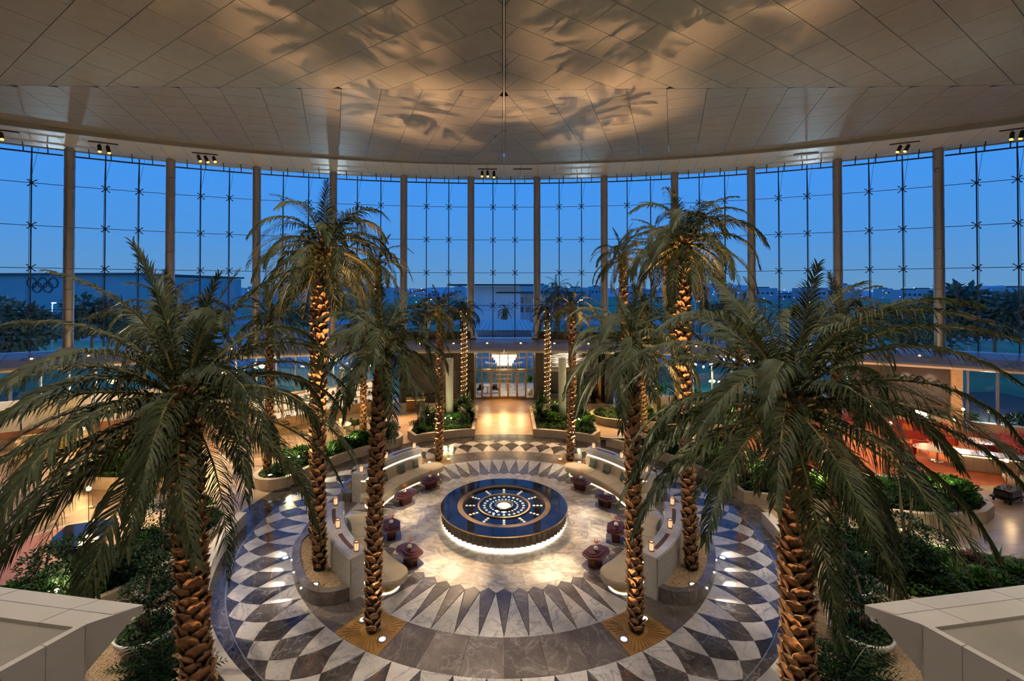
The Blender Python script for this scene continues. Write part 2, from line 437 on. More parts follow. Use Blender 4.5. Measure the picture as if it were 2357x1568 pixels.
# dark ring with a bronze plate for each palm
for s0, s1, n in ((-24.3, 24.3, 6), (36, 144, 12), (155.7, 204.3, 6), (216, 324, 12)):
    for k in range(n):
        a0 = s0 + (s1 - s0) * k / n; a1 = s0 + (s1 - s0) * (k + 1) / n
        floor_piece('ring_slab', arc(6.66, a0, a1, 5) + arc(8.0, a1, a0, 5), 'marble_grey')
# scale pattern: two crossing families of arcs
def rad_u(u):
    xs = (0.0, 0.25, 0.5, 0.75, 1.0, 1.25, 1.5); ys = (8.0, 8.62, 9.06, 9.36, 9.58, 9.77, 9.91)
    for i in range(6):
        if u <= xs[i + 1] + 1e-9:
            t = (u - xs[i]) / 0.25; return ys[i] + (ys[i + 1] - ys[i]) * t
    return ys[-1]
D = 6.0
def run(u0, u1, base, sgn, n=4):
    return [polar(rad_u(u0 + (u1 - u0) * i / n), base + sgn * D * (u0 + (u1 - u0) * i / n)) for i in range(n + 1)]
for k in range(60):
    n0 = 3.0 + k * D            # node on the inner circle
    # white leaf between nodes n0 and n0 + D
    floor_piece('leaf_tile', run(0, 0.5, n0, 1) + run(0.5, 0, n0 + D, -1)[1:] + arc(8.0, n0 + D, n0, 4)[1:-1], 'marble_white')
    # dark diamond standing on node n0
    floor_piece('diamond_tile', run(0, 0.5, n0, 1) + run(0.5, 1.0, n0 + D, -1)[1:] + run(1.0, 0.5, n0 - D, 1)[1:] + run(0.5, 0, n0, -1)[1:-1], 'marble_dark', 0.003)
    # white outer scale
    m0 = n0 + D / 2
    floor_piece('scale_tile', run(0.5, 1.0, n0, 1) + run(1.0, 1.5, n0 + 2 * D, -1)[1:] + run(1.5, 1.0, n0 - D, 1)[1:] + run(1.0, 0.5, n0 + D, -1)[1:-1], 'marble_white')
    floor_piece('edge_tile', run(1.0, 1.5, n0 + D, -1, 2)[::-1] + run(1.0, 1.5, n0 - D, 1, 2)[1:] + arc(9.93, n0 + D / 2, n0 - D / 2, 4), 'marble_dark', 0.003)
MB().ring(9.93, 9.955, 0, 360, -0.05, 0.002, 120).build('inlay_strip', 'steel_bright', floor)
for k in range(36):
    a = k * 10
    floor_piece('border_slab', arc(9.957, a, a + 10, 5) + arc(11.2, a + 10, a, 5), 'marble_dark')
# honey marble aisles, the veined lounge floor on the left, the carpet of the restaurant on the right
def in_rest(x, y): return x > 14.0 and y > 2.5 + 0.15 * (x - 14)
def in_lounge(x, y): return x < -12.5 and y < 16
for i in range(-14, 14):
    for j in range(-4, 9):
        x0, y0 = i * 2.6, j * 2.6 - 2.0
        cx, cy = x0 + 1.3, y0 + 1.3
        r = math.hypot(cx, cy)
        if r < 9.2 or cy > 21.5 or cy < -12 or math.hypot(cx, cy + 37.65) > 60: continue
        if cx * 1070 / (cy + 19.35) > 1350 or cx * 1070 / (cy + 19.35) < -1330: continue
        if in_rest(cx, cy): mt, nm = 'carpet_red', 'carpet_tile'
        elif in_lounge(cx, cy): mt, nm = 'marble_swirl', 'lounge_slab'
        else: mt, nm = 'marble_beige', 'aisle_slab'
        floor_piece(nm, [(x0, y0), (x0 + 2.6, y0), (x0 + 2.6, y0 + 2.6), (x0, y0 + 2.6)], mt, 0.003, -0.004)

# bronze sunburst plates
PALM_A = (30.15, -30.15, 149.85, 210.15)
for a in PALM_A:
    w = ['beside the right front palm', 'beside the left front palm', 'under the right rear palm', 'under the left rear palm'][PALM_A.index(a)]
    t = thing('palm_grate', 'square bronze sunburst floor plate set into the dark ring ' + w, 'floor plate', polar(7.33, a, 0.0))
    c = polar(7.33, a)
    MB().prism([(p[0] - c[0], p[1] - c[1]) for p in shrink(arc(6.66, a - 5.85, a + 5.85, 4) + arc(8.0, a + 5.85, a - 5.85, 4), 0.004)], -0.05, 0.006).build('plate', 'bronze_plate', t)
    rb = MB()
    for k in range(40):
        an = 2 * PI * k / 40
        ex = 0.66 / max(abs(math.cos(an + math.radians(-a))), abs(math.sin(an + math.radians(-a))))
        p0 = (0.34 * math.cos(an), 0.34 * math.sin(an)); p1 = ((ex - 0.05) * math.cos(an), (ex - 0.05) * math.sin(an))
        px, py = -math.sin(an), math.cos(an)
        rb.prism([(p0[0] - px * .006, p0[1] - py * .006), (p1[0] - px * .016, p1[1] - py * .016), (p1[0] + px * .016, p1[1] + py * .016), (p0[0] + px * .006, p0[1] + py * .006)], 0.004, 0.014)
    tag(rb.build('sunburst_rib', 'wood', t), kind='stuff')

# ================================================================ ceiling
WC = -37.65
def W(r, th, z):
    t = math.radians(th); return (r * math.sin(t), WC + r * math.cos(t), z)
def sweepW(mb, prof, th0, th1, n, mi=0):
    """closed profile (r, z) swept round the glass wall's centre, ends capped"""
    k = len(prof); vs = []; fs = []
    for i in range(n + 1):
        th = th0 + (th1 - th0) * i / n
        vs += [W(r, th, z) for r, z in prof]
    for i in range(n):
        for j in range(k):
            j2 = (j + 1) % k; fs.append((i * k + j, (i + 1) * k + j, (i + 1) * k + j2, i * k + j2))
    fs += [tuple(range(k)), tuple(range(n * k, n * k + k))[::-1]]
    return mb.add(vs, fs, mi)
def th_of(px, r):
    """angle on the circle of radius r that stands at photograph column px"""
    q = (px - 1160) / 1070.0; th = 0.0
    for _ in range(60):
        x, y, _z = W(r, th, 0); th += (q - x / (y + 19.35)) * 25
    return th
CZ = 19.15
ceil = MB().prism([(-46, -27), (46, -27), (46, 3.0), (30, 9.6), (16, 14.0), (0, 16.6), (-16, 14.0), (-30, 9.6), (-46, 3.0)], CZ + 0.9, CZ + 1.0).build('ceiling', 'ceiling_gap')
tag(ceil, kind='structure')
CREASE = 3.15
def ceil_z(x, y):
    z = CZ + 0.010 * abs(x)
    if y < CREASE: z += 0.055 * (CREASE - y)
    return z
def ceil_panel(name, poly):
    n = len(poly)
    a = sum(poly[i][0] * poly[(i + 1) % n][1] - poly[(i + 1) % n][0] * poly[i][1] for i in range(n))
    if a < 0: poly = poly[::-1]
    mb = MB()
    vs = [(p[0], p[1], ceil_z(*p)) for p in poly] + [(p[0], p[1], ceil_z(*p) + 0.05) for p in poly]
    mb.add(vs, [tuple(range(n))[::-1], tuple(range(n, 2 * n))] + [(i, (i + 1) % n, n + (i + 1) % n, n + i) for i in range(n)])
    mt = 'ceiling_panel' if name == 'ceiling_tile' else 'ceiling_plank_r' if poly[0][0] > 0 else 'ceiling_plank_l'
    return mb.build(name, mt, ceil)
circ = []
for k in range(-26, 27):
    th = math.radians(k * 1.6); circ.append((math.sin(th), math.cos(th), 54.05 + WC * math.cos(th)))
def field(name, ang, du, dv, planes, umax, vmax, offs=True):
    ca, sa = math.cos(ang), math.sin(ang)
    for side in (1, -1):
        for iu in range(-umax, umax):
            for iv in range(-vmax, vmax):
                off = (0.5 * dv if (iu % 2 and offs) else 0)
                pts = []
                for uu, vv in ((0, 0), (1, 0), (1, 1), (0, 1)):
                    u = (iu + uu) * du; v = (iv + vv) * dv + off
                    pts.append((u * ca - v * sa, u * sa + v * ca + CREASE))
                p = clip(pts, planes)
                if len(p) < 3 or area(p) < 0.12: continue
                p = shrink(p, 0.011)
                if area(p) < 0.08: continue
                cx = sum(q[0] for q in p) / len(p); cy = sum(q[1] for q in p) / len(p)
                if cx / (cy + 19.35) > 1.30: continue
                ceil_panel(name, [(q[0] * side, q[1]) for q in p])
# front field: strips at 32.5 degrees;  back field: smaller tiles at 20 degrees
field('ceiling_plank', math.radians(32.5 - 90), 1.48, 2.2, [(-1, 0, -0.05), (0, 1, CREASE), (0, -1, 5.5), (1, 0, 33)], 24, 16)
field('ceiling_tile', math.radians(-20), 1.85, 1.38, [(-1, 0, -0.05), (0, -1, -CREASE), (1, 0, 36)] + circ, 26, 26)
tag(MB().box((0, 5.2, CZ + 0.01), (0.06, 22.4, 0.05)).build('trim_1', 'soffit_panel'), kind='structure')

# the hotel side of the hall, behind the camera
tag(MB().box((0, -26.8, 9.9), (92, .4, 20.2)).build('wall_front', 'stone_pale'), kind='structure')
tag(MB().box((-45.8, -12.5, 9.9), (.4, 29, 20.2)).build('wall_side_left', 'stone_pale'), kind='structure')
tag(MB().box((45.8, -12.5, 9.9), (.4, 29, 20.2)).build('wall_side_right', 'stone_pale'), kind='structure')
# unseen downlights above and behind the camera: floor pools and added fill
dl_rim = MB().ring(.10, .16, 0, 360, -.02, .02, 16).mesh('rim', 'soffit_panel'); dl_lens = MB().lathe([(0, 0), (.10, .0), (.10, .02), (0, .02)], 14).mesh('lens', 'shade_lit')
def downlight(x, y, target, e, ang, col=(1.0, .80, .56), blend=.7, big=0):
    z = ceil_z(x, y) - .03 if y > -5.5 else CZ + .86
    t = thing('ceiling_pool_fill_light', 'unseen ceiling downlight above the camera', 'downlight', (x, y, z), 0, 'recessed ceiling downlights')
    s_ = 7.0 if big else 1.0
    link('rim', dl_rim, t, None, 0, (s_, s_, 1)); link('lens', dl_lens, t, None, 0, (s_, s_, 1))
    light('SPOT', (x, y, z - .06), e, col, .75 if big else .2, target, ang, blend)
for k, (tx, ty, e_, an_) in enumerate(((-2.2, -3.55, 30000, 6), (1.78, -3.55, 30000, 6), (3.15, .3, 24000, 5), (3.2, -1.2, 20000, 5), (-4.2, .3, 26000, 6), (-4.2, 5.3, 24000, 5), (4.0, 5.2, 20000, 5), (-1.0, -9.0, 8000, 22))):
    downlight(-1.4 + .4 * k, -6.2, (tx, ty, 0), e_, an_)
for x in (-28, -20, -12, -4, 4, 12, 20, 28): downlight(x, -22.5, (x * .95, -26.6, 5.0), 8000, 90, (1.0, .88, .74), .8)      # fill lamps added out of view, bounced off the hotel wall

for x, y in ((-16, -7), (-9.5, -7), (-3, -7), (3, -7), (9.5, -7), (16, -7), (-13, -14), (-4.5, -14), (4.5, -14), (13, -14)): downlight(x, y, (x, y + 2.0, 0), 2100, 92, (1.0, .87, .70), .6)  # broad fill lamps added out of view to brighten fronds and floor
# soffit band between ceiling and glass
soff = MB(); sweepW(soff, [(53.9, CZ + 0.42), (59.2, CZ + 0.42), (59.2, CZ + 0.5), (53.9, CZ + 0.5)], -44, 44, 44)
soffit = tag(soff.build('trim_2', 'ceiling_gap'), kind='structure')
BAY = 5.58
tmp = MB(); w2 = BAY / 8 - 0.012
sweepW(tmp, [(54.15, CZ + 0.05), (58.95, CZ + 0.05), (58.95, CZ + 0.09), (54.15, CZ + 0.09)], -w2, w2, 1)
soff_me = tmp.mesh('soffit_panel', 'soffit_panel')
for k in range(-30, 30):
    link('soffit_panel', soff_me, soffit, (W(0, 0, 0)[0], 0, 0))
    o = soffit.children[-1]; th = (k + 0.5) * BAY / 4
    o.matrix_local = Matrix.Translation((0, WC, 0)) @ Matrix.Rotation(-math.radians(th), 4, 'Z') @ Matrix.Translation((0, -WC, 0))
mb = MB(); sweepW(mb, [(54.0, CZ - 0.03), (54.15, CZ - 0.03), (54.15, CZ + 0.42), (54.0, CZ + 0.42)], -44, 44, 60)
tag(mb.build('trim_3', 'ceiling_panel'), kind='structure')

# ================================================================ glass wall
LEV = [5.40, 8.15, 10.95, 13.78, 16.62, 19.1]
def RG(z): return 58.05 + (z - 5.4) * 0.036
def rotW(o, th):
    o.matrix_local = Matrix.Translation((0, WC, 0)) @ Matrix.Rotation(-math.radians(th), 4, 'Z') @ Matrix.Translation((0, -WC, 0))
    return o
def wpt(th, z, dr=0.0): return W(RG(z) + dr, th, z)
pane_me = []; joint_me = []
PW = BAY / 3
for i in range(5):
    z0, z1 = LEV[i] + 0.012, LEV[i + 1] - 0.012
    a, bq = -PW / 2 + 0.012, PW / 2 - 0.012
    vs = [wpt(a, z0), wpt(bq, z0), wpt(bq, z1), wpt(a, z1), wpt(a, z0, .02), wpt(bq, z0, .02), wpt(bq, z1, .02), wpt(a, z1, .02)]
    pane_me.append(MB().add(vs, [(0, 1, 2, 3), (7, 6, 5, 4), (0, 4, 5, 1), (1, 5, 6, 2), (2, 6, 7, 3), (3, 7, 4, 0)]).mesh('pane', 'glass_pane'))
    joint_me.append(MB().tube([wpt(-BAY / 2, LEV[i], -.02), wpt(-BAY / 6, LEV[i], -.02), wpt(BAY / 6, LEV[i], -.02), wpt(BAY / 2, LEV[i], -.02)], 0.022, 5).mesh('joint_bar', 'dark_steel'))
def rodmesh(): # a vertical tension rod with its stay cable
    mb = MB().tube([wpt(0, 5.4, -.10), wpt(0, 19.1, -.10)], 0.038, 6)
    pts = [wpt(0, 5.5, -.45), wpt(0, 8.15, -.50), wpt(0, 10.95, -.50), wpt(0, 13.78, -.48), wpt(0, 16.62, -.42), wpt(0, 19.1, -.12)]
    mb.tube(pts, 0.014, 5); mb.tube([wpt(0, 16.62, -.42), wpt(.35, 19.1, -.1)], 0.012, 4)
    return mb.mesh('tension_rod', 'dark_steel')
rod_me = rodmesh()
def spidermesh():
    mb = MB(); c = Vector((0, 0, 0))
    mb.tube([(0, 0.04, 0), (0, -0.50, 0.02)], 0.03, 6)
    mb.lathe([(0.02, -.07), (0.075, -.05), (0.075, .05), (0.02, .07)], 8)
    for sx in (-1, 1):
        for sz in (-1, 1):
            mb.tube([(0, 0, 0), (sx * .10, 0.02, sz * .11), (sx * .20, 0.06, sz * .20)], [.036, .03, .024], 5)
            mb.lathe([(.05, -.03), (.05, .03)], 6, (sx * .20, 0.07, sz * .20))
    return mb.mesh('spider_fitting', 'dark_steel')
spider_me = spidermesh()
tube_me = MB().tube([wpt(-BAY / 2 + .3, 18.62, -.3), wpt(-BAY / 4, 18.62, -.3), wpt(0, 18.62, -.3), wpt(BAY / 4, 18.62, -.3), wpt(BAY / 2 - .3, 18.62, -.3)], 0.055, 6).mesh('tube_rail', 'dark_steel')
rail_me = MB().tube([wpt(-BAY / 2, 19.02, -.2), wpt(0, 19.02, -.2), wpt(BAY / 2, 19.02, -.2)], 0.06, 6).mesh('head_rail', 'steel')
brk_me = MB().tube([wpt(0, 18.58, -.3), wpt(0, 18.9, -.34), wpt(0, 19.2, -.55)], 0.035, 5).mesh('rail_bracket', 'dark_steel')
NB = 7
for b in range(-NB, NB + 1):
    th = b * BAY
    wdw = tag(link('window_%d' % (b + NB + 1), None), kind='structure')
    for i in range(5):
        for c in (-1, 0, 1): rotW(link('pane', pane_me[i], wdw), th + c * PW)
        if i: rotW(link('joint_bar', joint_me[i], wdw), th)
    for c in (-.5, .5):
        rotW(link('tension_rod', rod_me, wdw), th + c * PW)
        for i in range(1, 5):
            o = link('spider_fitting', spider_me, wdw); t2 = th + c * PW
            o.matrix_local = Matrix.Translation(wpt(t2, LEV[i], -.06)) @ Matrix.Rotation(-math.radians(t2), 4, 'Z')
    rotW(link('tube_rail', tube_me, wdw), th); rotW(link('head_rail', rail_me, wdw), th)
    for c in (-1.75, -.58, .58, 1.75): rotW(link('rail_bracket', brk_me, wdw), th + c)
# steel columns between the bays
drum = MB().lathe([(0.27, 0), (0.297, 0.006), (0.30, 0.02), (0.30, 0.05), (0.30, 1.32), (0.30, 1.35), (0.297, 1.366), (0.27, 1.372)], 20).mesh('drum', 'steel', True)
for p in drum.polygons: p.use_smooth = len(p.vertices) == 4
for b in range(-NB, NB + 2):
    th = (b - 0.5) * BAY
    side = 'left' if th < 0 else 'right'; num = int(abs(th) / BAY)
    word = ['first', 'second', 'third', 'fourth', 'fifth', 'sixth', 'seventh', 'eighth'][num]
    cl = thing('facade_column', 'tall round steel column in the glass wall, %s one to the %s of the entrance doors' % (word, side), 'column', wpt(th, 5.4, -.1), group='steel columns of the glass wall')
    n = 10
    for k in range(n):
        z = 5.4 + k * 1.375
        p = Vector(wpt(th, z, -.1)) - Vector(wpt(th, 5.4, -.1))
        link('drum', drum, cl, p)
    q = Vector(wpt(th, 19.1, -.1)) - Vector(wpt(th, 5.4, -.1))
    MB().tube([(0, 0, 0.02), tuple(q * 0.995)], 0.25, 10).build('core', 'dark_steel', cl)
    MB().box((0, -.05, 0.1), (0.9, 0.7, 0.2), -math.radians(th)).build('base_plate', 'steel', cl)

# ================================================================ canopy ring under the glass
can = tag(link('trim_4', None), kind='structure')
prof = [(58.6, 5.38), (57.7, 5.38), (56.4, 5.12), (55.45, 4.72), (55.32, 4.60), (55.36, 4.47), (55.7, 4.42), (59.2, 4.42)]
tmp = MB(); w2 = BAY / 4 - 0.012; sweepW(tmp, prof, -w2, w2, 2)
fas_me = tmp.mesh('fascia_panel', 'panel_white')
for k in range(-16, 16): rotW(link('fascia_panel', fas_me, can), (k + 0.5) * BAY / 2)
tmp = MB(); w2 = BAY / 2 - 0.02; sweepW(tmp, [(57.55, 5.38), (57.8, 5.38), (57.8, 5.98), (57.55, 5.98)], -w2, w2, 2)
up_me = tmp.mesh('upstand', 'stone_wall_dark')
for b in (-2, -1, 1, 2): rotW(link('upstand', up_me, can), b * BAY)
# recessed spots in the fascia
ORD = ['first', 'second', 'third', 'fourth', 'fifth', 'sixth', 'seventh', 'eighth', 'ninth', 'tenth', 'eleventh', 'twelfth', 'thirteenth', 'fourteenth', 'fifteenth', 'sixteenth', 'seventeenth', 'eighteenth', 'nineteenth', 'twentieth', 'twenty-first', 'twenty-second', 'twenty-third', 'twenty-fourth']
fr = MB()
vs = []
sw, sh = 0.46, 0.17
def fpt(x, s, d=0.0):
    r0, z0 = 57.0, 5.24; r1, z1 = 55.6, 4.79
    tx, tz = (r1 - r0), (z1 - z0); L_ = math.hypot(tx, tz); nx, nz = (tz / L_, -tx / L_)
    m_r, m_z = (r0 + r1) / 2 + 0.12, (z0 + z1) / 2 + 0.06
    return (x, WC + m_r + tx / L_ * s + nx * d, m_z + tz / L_ * s + nz * d)
for (x0, x1, s0, s1) in ((-sw, sw, -sh, -sh + .04), (-sw, sw, sh - .04, sh), (-sw, -sw + .05, -sh, sh), (sw - .05, sw, -sh, sh)):
    q = [fpt(x0, s0, .05), fpt(x1, s0, .05), fpt(x1, s1, .05), fpt(x0, s1, .05), fpt(x0, s0, -.05), fpt(x1, s0, -.05), fpt(x1, s1, -.05), fpt(x0, s1, -.05)]
    fr.add(q, [(0, 1, 2, 3), (7, 6, 5, 4), (0, 4, 5, 1), (1, 5, 6, 2), (2, 6, 7, 3), (3, 7, 4, 0)])
fr_me = fr.mesh('frame', 'bronze_frame')
bk = [fpt(-sw + .05, -sh + .04, .012), fpt(sw - .05, -sh + .04, .012), fpt(sw - .05, sh - .04, .012), fpt(-sw + .05, sh - .04, .012)]
bk_me = MB().add(bk + [(p[0], p[1] + .05, p[2] - .03) for p in bk], [(0, 1, 2, 3), (4, 7, 6, 5)]).mesh('recess', 'brass')
ln_me = MB().lathe([(0.0, -.05), (.05, -.04), (.065, 0), (.05, .04), (0.0, .05)], 10, fpt(0, 0.03, .06)).mesh('lens', 'lamp_warm', True)
for k in range(-12, 12):
    th = (k + 0.5) * BAY / 2
    t = thing('recessed_spot', 'warm spotlight recessed in the curved white fascia, %s from the left' % ORD[k + 12], 'spotlight', (0, 0, 0), group='recessed spotlights of the curved fascia')
    t.matrix_world = Matrix.Translation((0, WC, 0)) @ Matrix.Rotation(-math.radians(th), 4, 'Z') @ Matrix.Translation((0, -WC, 0))
    link('frame', fr_me, t); link('recess', bk_me, t); link('lens', ln_me, t)
    if k % 2 == 0 or abs(k) < 5:
        p = W(55.0, th, 4.95); q = W(51.4, th, 0.0)
        light('SPOT', p, 2000 if abs(th) < 4 else 2200 if abs(th) < 12 else 1800, (1.0, 0.56, 0.24), 0.3, q, 60, 0.5)

# ================================================================ lower ring wall
LZ = 4.42
low = tag(link('wall_back', None), kind='structure')
TD0, TD1 = th_of(1950, 58.2), th_of(2182, 58.2)       # dark wall of the restaurant
segs = []
gm = MB(); a2 = BAY / 8 - 0.01
vs = [W(58.2, -a2, .75), W(58.2, a2, .75), W(58.2, a2, LZ), W(58.2, -a2, LZ), W(58.23, -a2, .75), W(58.23, a2, .75), W(58.23, a2, LZ), W(58.23, -a2, LZ)]
lp_me = gm.add(vs, [(0, 1, 2, 3), (7, 6, 5, 4), (0, 4, 5, 1), (1, 5, 6, 2), (2, 6, 7, 3), (3, 7, 4, 0)]).mesh('pane', 'glass_lower')
lm = MB(); sweepW(lm, [(58.05, .75), (58.3, .75), (58.3, LZ), (58.05, LZ)], -.05, .05, 1); lm_me = lm.mesh('mullion', 'steel')
lk = MB(); sweepW(lk, [(58.0, -.05), (58.4, -.05), (58.4, .75), (58.0, .75)], -BAY / 8, BAY / 8, 1); lk_me = lk.mesh('knee_wall', 'stone_beige')
lv = MB(); sweepW(lv, [(57.95, 0), (58.0, 0), (58.0, .035), (57.95, .035)], -BAY / 8 + .03, BAY / 8 - .03, 1); lv_me = lv.mesh('louvre', 'white_paint')
for k in range(-30, 30):
    th = (k + 0.5) * BAY / 4
    if abs(th) < 9.4: continue
    if TD0 - .6 < th < TD1 + .6: continue
    rotW(link('knee_wall', lk_me, low), th); rotW(link('pane', lp_me, low), th); rotW(link('mullion', lm_me, low), th - BAY / 8)
    if abs(th) > 27:
        for j in range(9):
            o = rotW(link('louvre', lv_me, low), th); o.matrix_local = Matrix.Translation((0, 0, 1.15 + j * .36)) @ o.matrix_local
dw = MB(); sweepW(dw, [(57.9, 0), (58.3, 0), (58.3, LZ), (57.9, LZ)], TD0, TD1, 8)
dark_wall = tag(dw.build('wall_right', 'stone_wall_dark'), kind='structure')
pl = MB(); sweepW(pl, [(57.6, 0), (58.3, 0), (58.3, LZ), (57.6, LZ)], TD1 + .03, TD1 + .6, 2)
pl.build('pilaster', 'wood_light', dark_wall)
wl = MB(); sweepW(wl, [(57.8, 0), (58.3, 0), (58.3, LZ), (57.8, LZ)], -37.5, -36.9, 1)
tag(wl.build('wall_left', 'stone_pale'), kind='structure')

# ================================================================ entrance
def px(pxx, d): return (pxx - 1160) * d / 1070.0
ent = tag(link('wall_entrance', None), kind='structure')
dkw = MB().box((-5.65, 19.95, 2.2), (6.3, 0.7, 4.4)).build('stone_wall', 'stone_wall_dark', ent)
rr = random.Random(3)
for i in range(5):          # large stone slabs on the left entrance wall
    x = -8.8
    z0, z1 = i * 0.88, i * 0.88 + 0.875
    while x < -2.5:
        w = rr.uniform(0.9, 2.1); x1 = min(-2.5, x + w)
        if -2.5 - x1 < 0.4: x1 = -2.5
        MB().box(((x + x1) / 2, 19.585 + rr.uniform(-.012, .012), (z0 + z1) / 2), (x1 - x - .008, 0.04, z1 - z0 - .008)).build('stone_slab', 'stone_wall_dark', ent)
        x = x1
MB().box((2.95, 20.2, 2.2), (0.66, 1.2, 4.4)).build('stone_pier', 'stone_wall_dark', ent)
MB().box((8.75, 19.9, 2.2), (0.7, 1.2, 4.4)).build('stone_pier', 'stone_wall_dark', ent)
MB().box((5.9, 23.3, 2.2), (5.2, 0.2, 4.4)).build('alcove_wall', 'panel_dull', ent)
MB().box((8.3, 21.6, 2.2), (0.2, 3.4, 4.4)).build('alcove_side', 'stone_wall_dark', ent)
MB().box((5.6, 22.0, 4.5), (6.6, 4.6, 0.15)).build('alcove_soffit', 'panel_dull', ent)
MB().box((5.8, 23.17, 1.0), (4.6, 0.06, 2.0)).build('alcove_dado', 'stone_wall_dark', ent)
# door screen
DX0, DX1, DY = -2.5, 2.62, 21.15
scr = tag(link('door_1', None), kind='structure')
xs = [DX0, -1.95, -1.12, -0.38, 0.36, 1.14, 1.92, DX1]
for x in xs: MB().box((x, DY, 2.2), (0.07, 0.10, 4.4)).build('mullion', 'bronze_frame', scr)
MB().box(((DX0 + DX1) / 2, DY, 2.53), (DX1 - DX0, 0.12, 0.09)).build('transom', 'bronze_frame', scr)
MB().box(((DX0 + DX1) / 2, DY, 4.36), (DX1 - DX0, 0.12, 0.09)).build('head', 'bronze_frame', scr)
MB().box(((DX0 + DX1) / 2, DY, 0.05), (DX1 - DX0, 0.12, 0.10)).build('sill', 'bronze_frame', scr)
for i in range(7):
    x0, x1 = xs[i] + .035, xs[i + 1] - .035
    MB().box(((x0 + x1) / 2, DY, 3.43), (x1 - x0, 0.015, 1.72)).build('pane', 'glass_clear', scr)
    lf = MB().box(((x0 + x1) / 2, DY, 1.29), (x1 - x0, 0.015, 2.40)).build('door_leaf', 'glass_clear', scr)
    if 1 <= i <= 5:
        MB().box((x0 + .03, DY - .02, 1.29), (0.05, 0.05, 2.38)).box((x1 - .03, DY - .02, 1.29), (0.05, 0.05, 2.38)).box(((x0 + x1) / 2, DY - .02, .16), (x1 - x0, 0.05, 0.12)).box(((x0 + x1) / 2, DY - .02, 2.42), (x1 - x0, 0.05, 0.10)).build('leaf_frame', 'brass', lf)
        MB().tube([(x1 - .14, DY - .09, .7), (x1 - .14, DY - .09, 1.6)], .018, 6).build('pull_handle', 'brass', lf)
# vestibule behind the doors
ves = tag(link('wall_vestibule', None), kind='structure')
MB().box((-3.0, 24.5, 2.2), (0.15, 6.6, 4.4)).build('side_wall', 'panel_dull', ves)
MB().box((3.15, 24.5, 2.2), (0.15, 6.6, 4.4)).build('side_wall', 'panel_dull', ves)
MB().box((0.05, 24.5, 4.5), (6.3, 6.8, 0.15)).build('vestibule_ceiling', 'stone_pale', ves)
MB().box((0.05, 24.4, -.03), (6.3, 7.4, 0.06)).build('vestibule_floor', 'marble_cream', ves)
for i in range(9): MB().box((-3.0 + i * .76, 27.8, 2.2), (0.06, 0.08, 4.4)).build('mullion', 'bronze_frame', ves)
MB().box((0.05, 27.85, 2.2), (6.2, 0.02, 4.4)).build('pane', 'glass_clear', ves)
MB().box((0.05, 27.8, 2.6), (6.2, 0.1, 0.08)).build('transom', 'bronze_frame', ves)
ch = thing('chandelier', 'wide tapering crystal chandelier glowing behind the bronze entrance doors', 'chandelier', (0.05, 22.6, 3.0))
MB().box((0, 0, 0.72), (2.5, 0.7, 0.06)).build('frame', 'brass', ch)
for q in (-.6, .6): MB().tube([(q, 0, .72), (q, 0, 1.45)], .015, 5).build('hanger', 'brass', ch)
rod = MB().lathe([(.02, -.14), (.035, 0), (.02, .14)], 6).mesh('crystal_rod', 'crystal')
for tier in range(4):
    nn = 22 - tier * 3
    for row in (-1, 0, 1):
        for i in range(nn):
            link('crystal_rod', rod, ch, ((i - (nn - 1) / 2) * .105, row * .2, .55 - tier * .24))
light('POINT', (0.05, 22.6, 2.6), 260, (1.0, 0.78, 0.42), 0.5)
light('POINT', (-1.5, 25.5, 3.6), 160, (1.0, 0.80, 0.5), 0.3)
light('POINT', (1.6, 25.5, 3.6), 160, (1.0, 0.80, 0.5), 0.3)
for lab, x in (('left of', -3.85), ('right of', 4.12)):
    cy = MB(); cy.lathe([(0.27, 0.3), (0.27, 4.62), (0.25, 4.65)], 28, (x, 13.5, 0))
    tag(cy.build('plaster_column', 'white_paint', None, True), 'plain white round column rising from the planter %s the entrance aisle' % lab, 'column')
    cy = COL.objects['plaster_column'] if False else None
# ================================================================ helpers for things built in world coordinates
def part(mb, name, mats, parent, smooth=False):
    l = parent.location
    q = parent
    while q.parent is not None:
        q = q.parent; l = l + q.location
    mb.v = [(v[0] - l[0], v[1] - l[1], v[2] - l[2]) for v in mb.v]
    return mb.build(name, mats, parent, smooth)

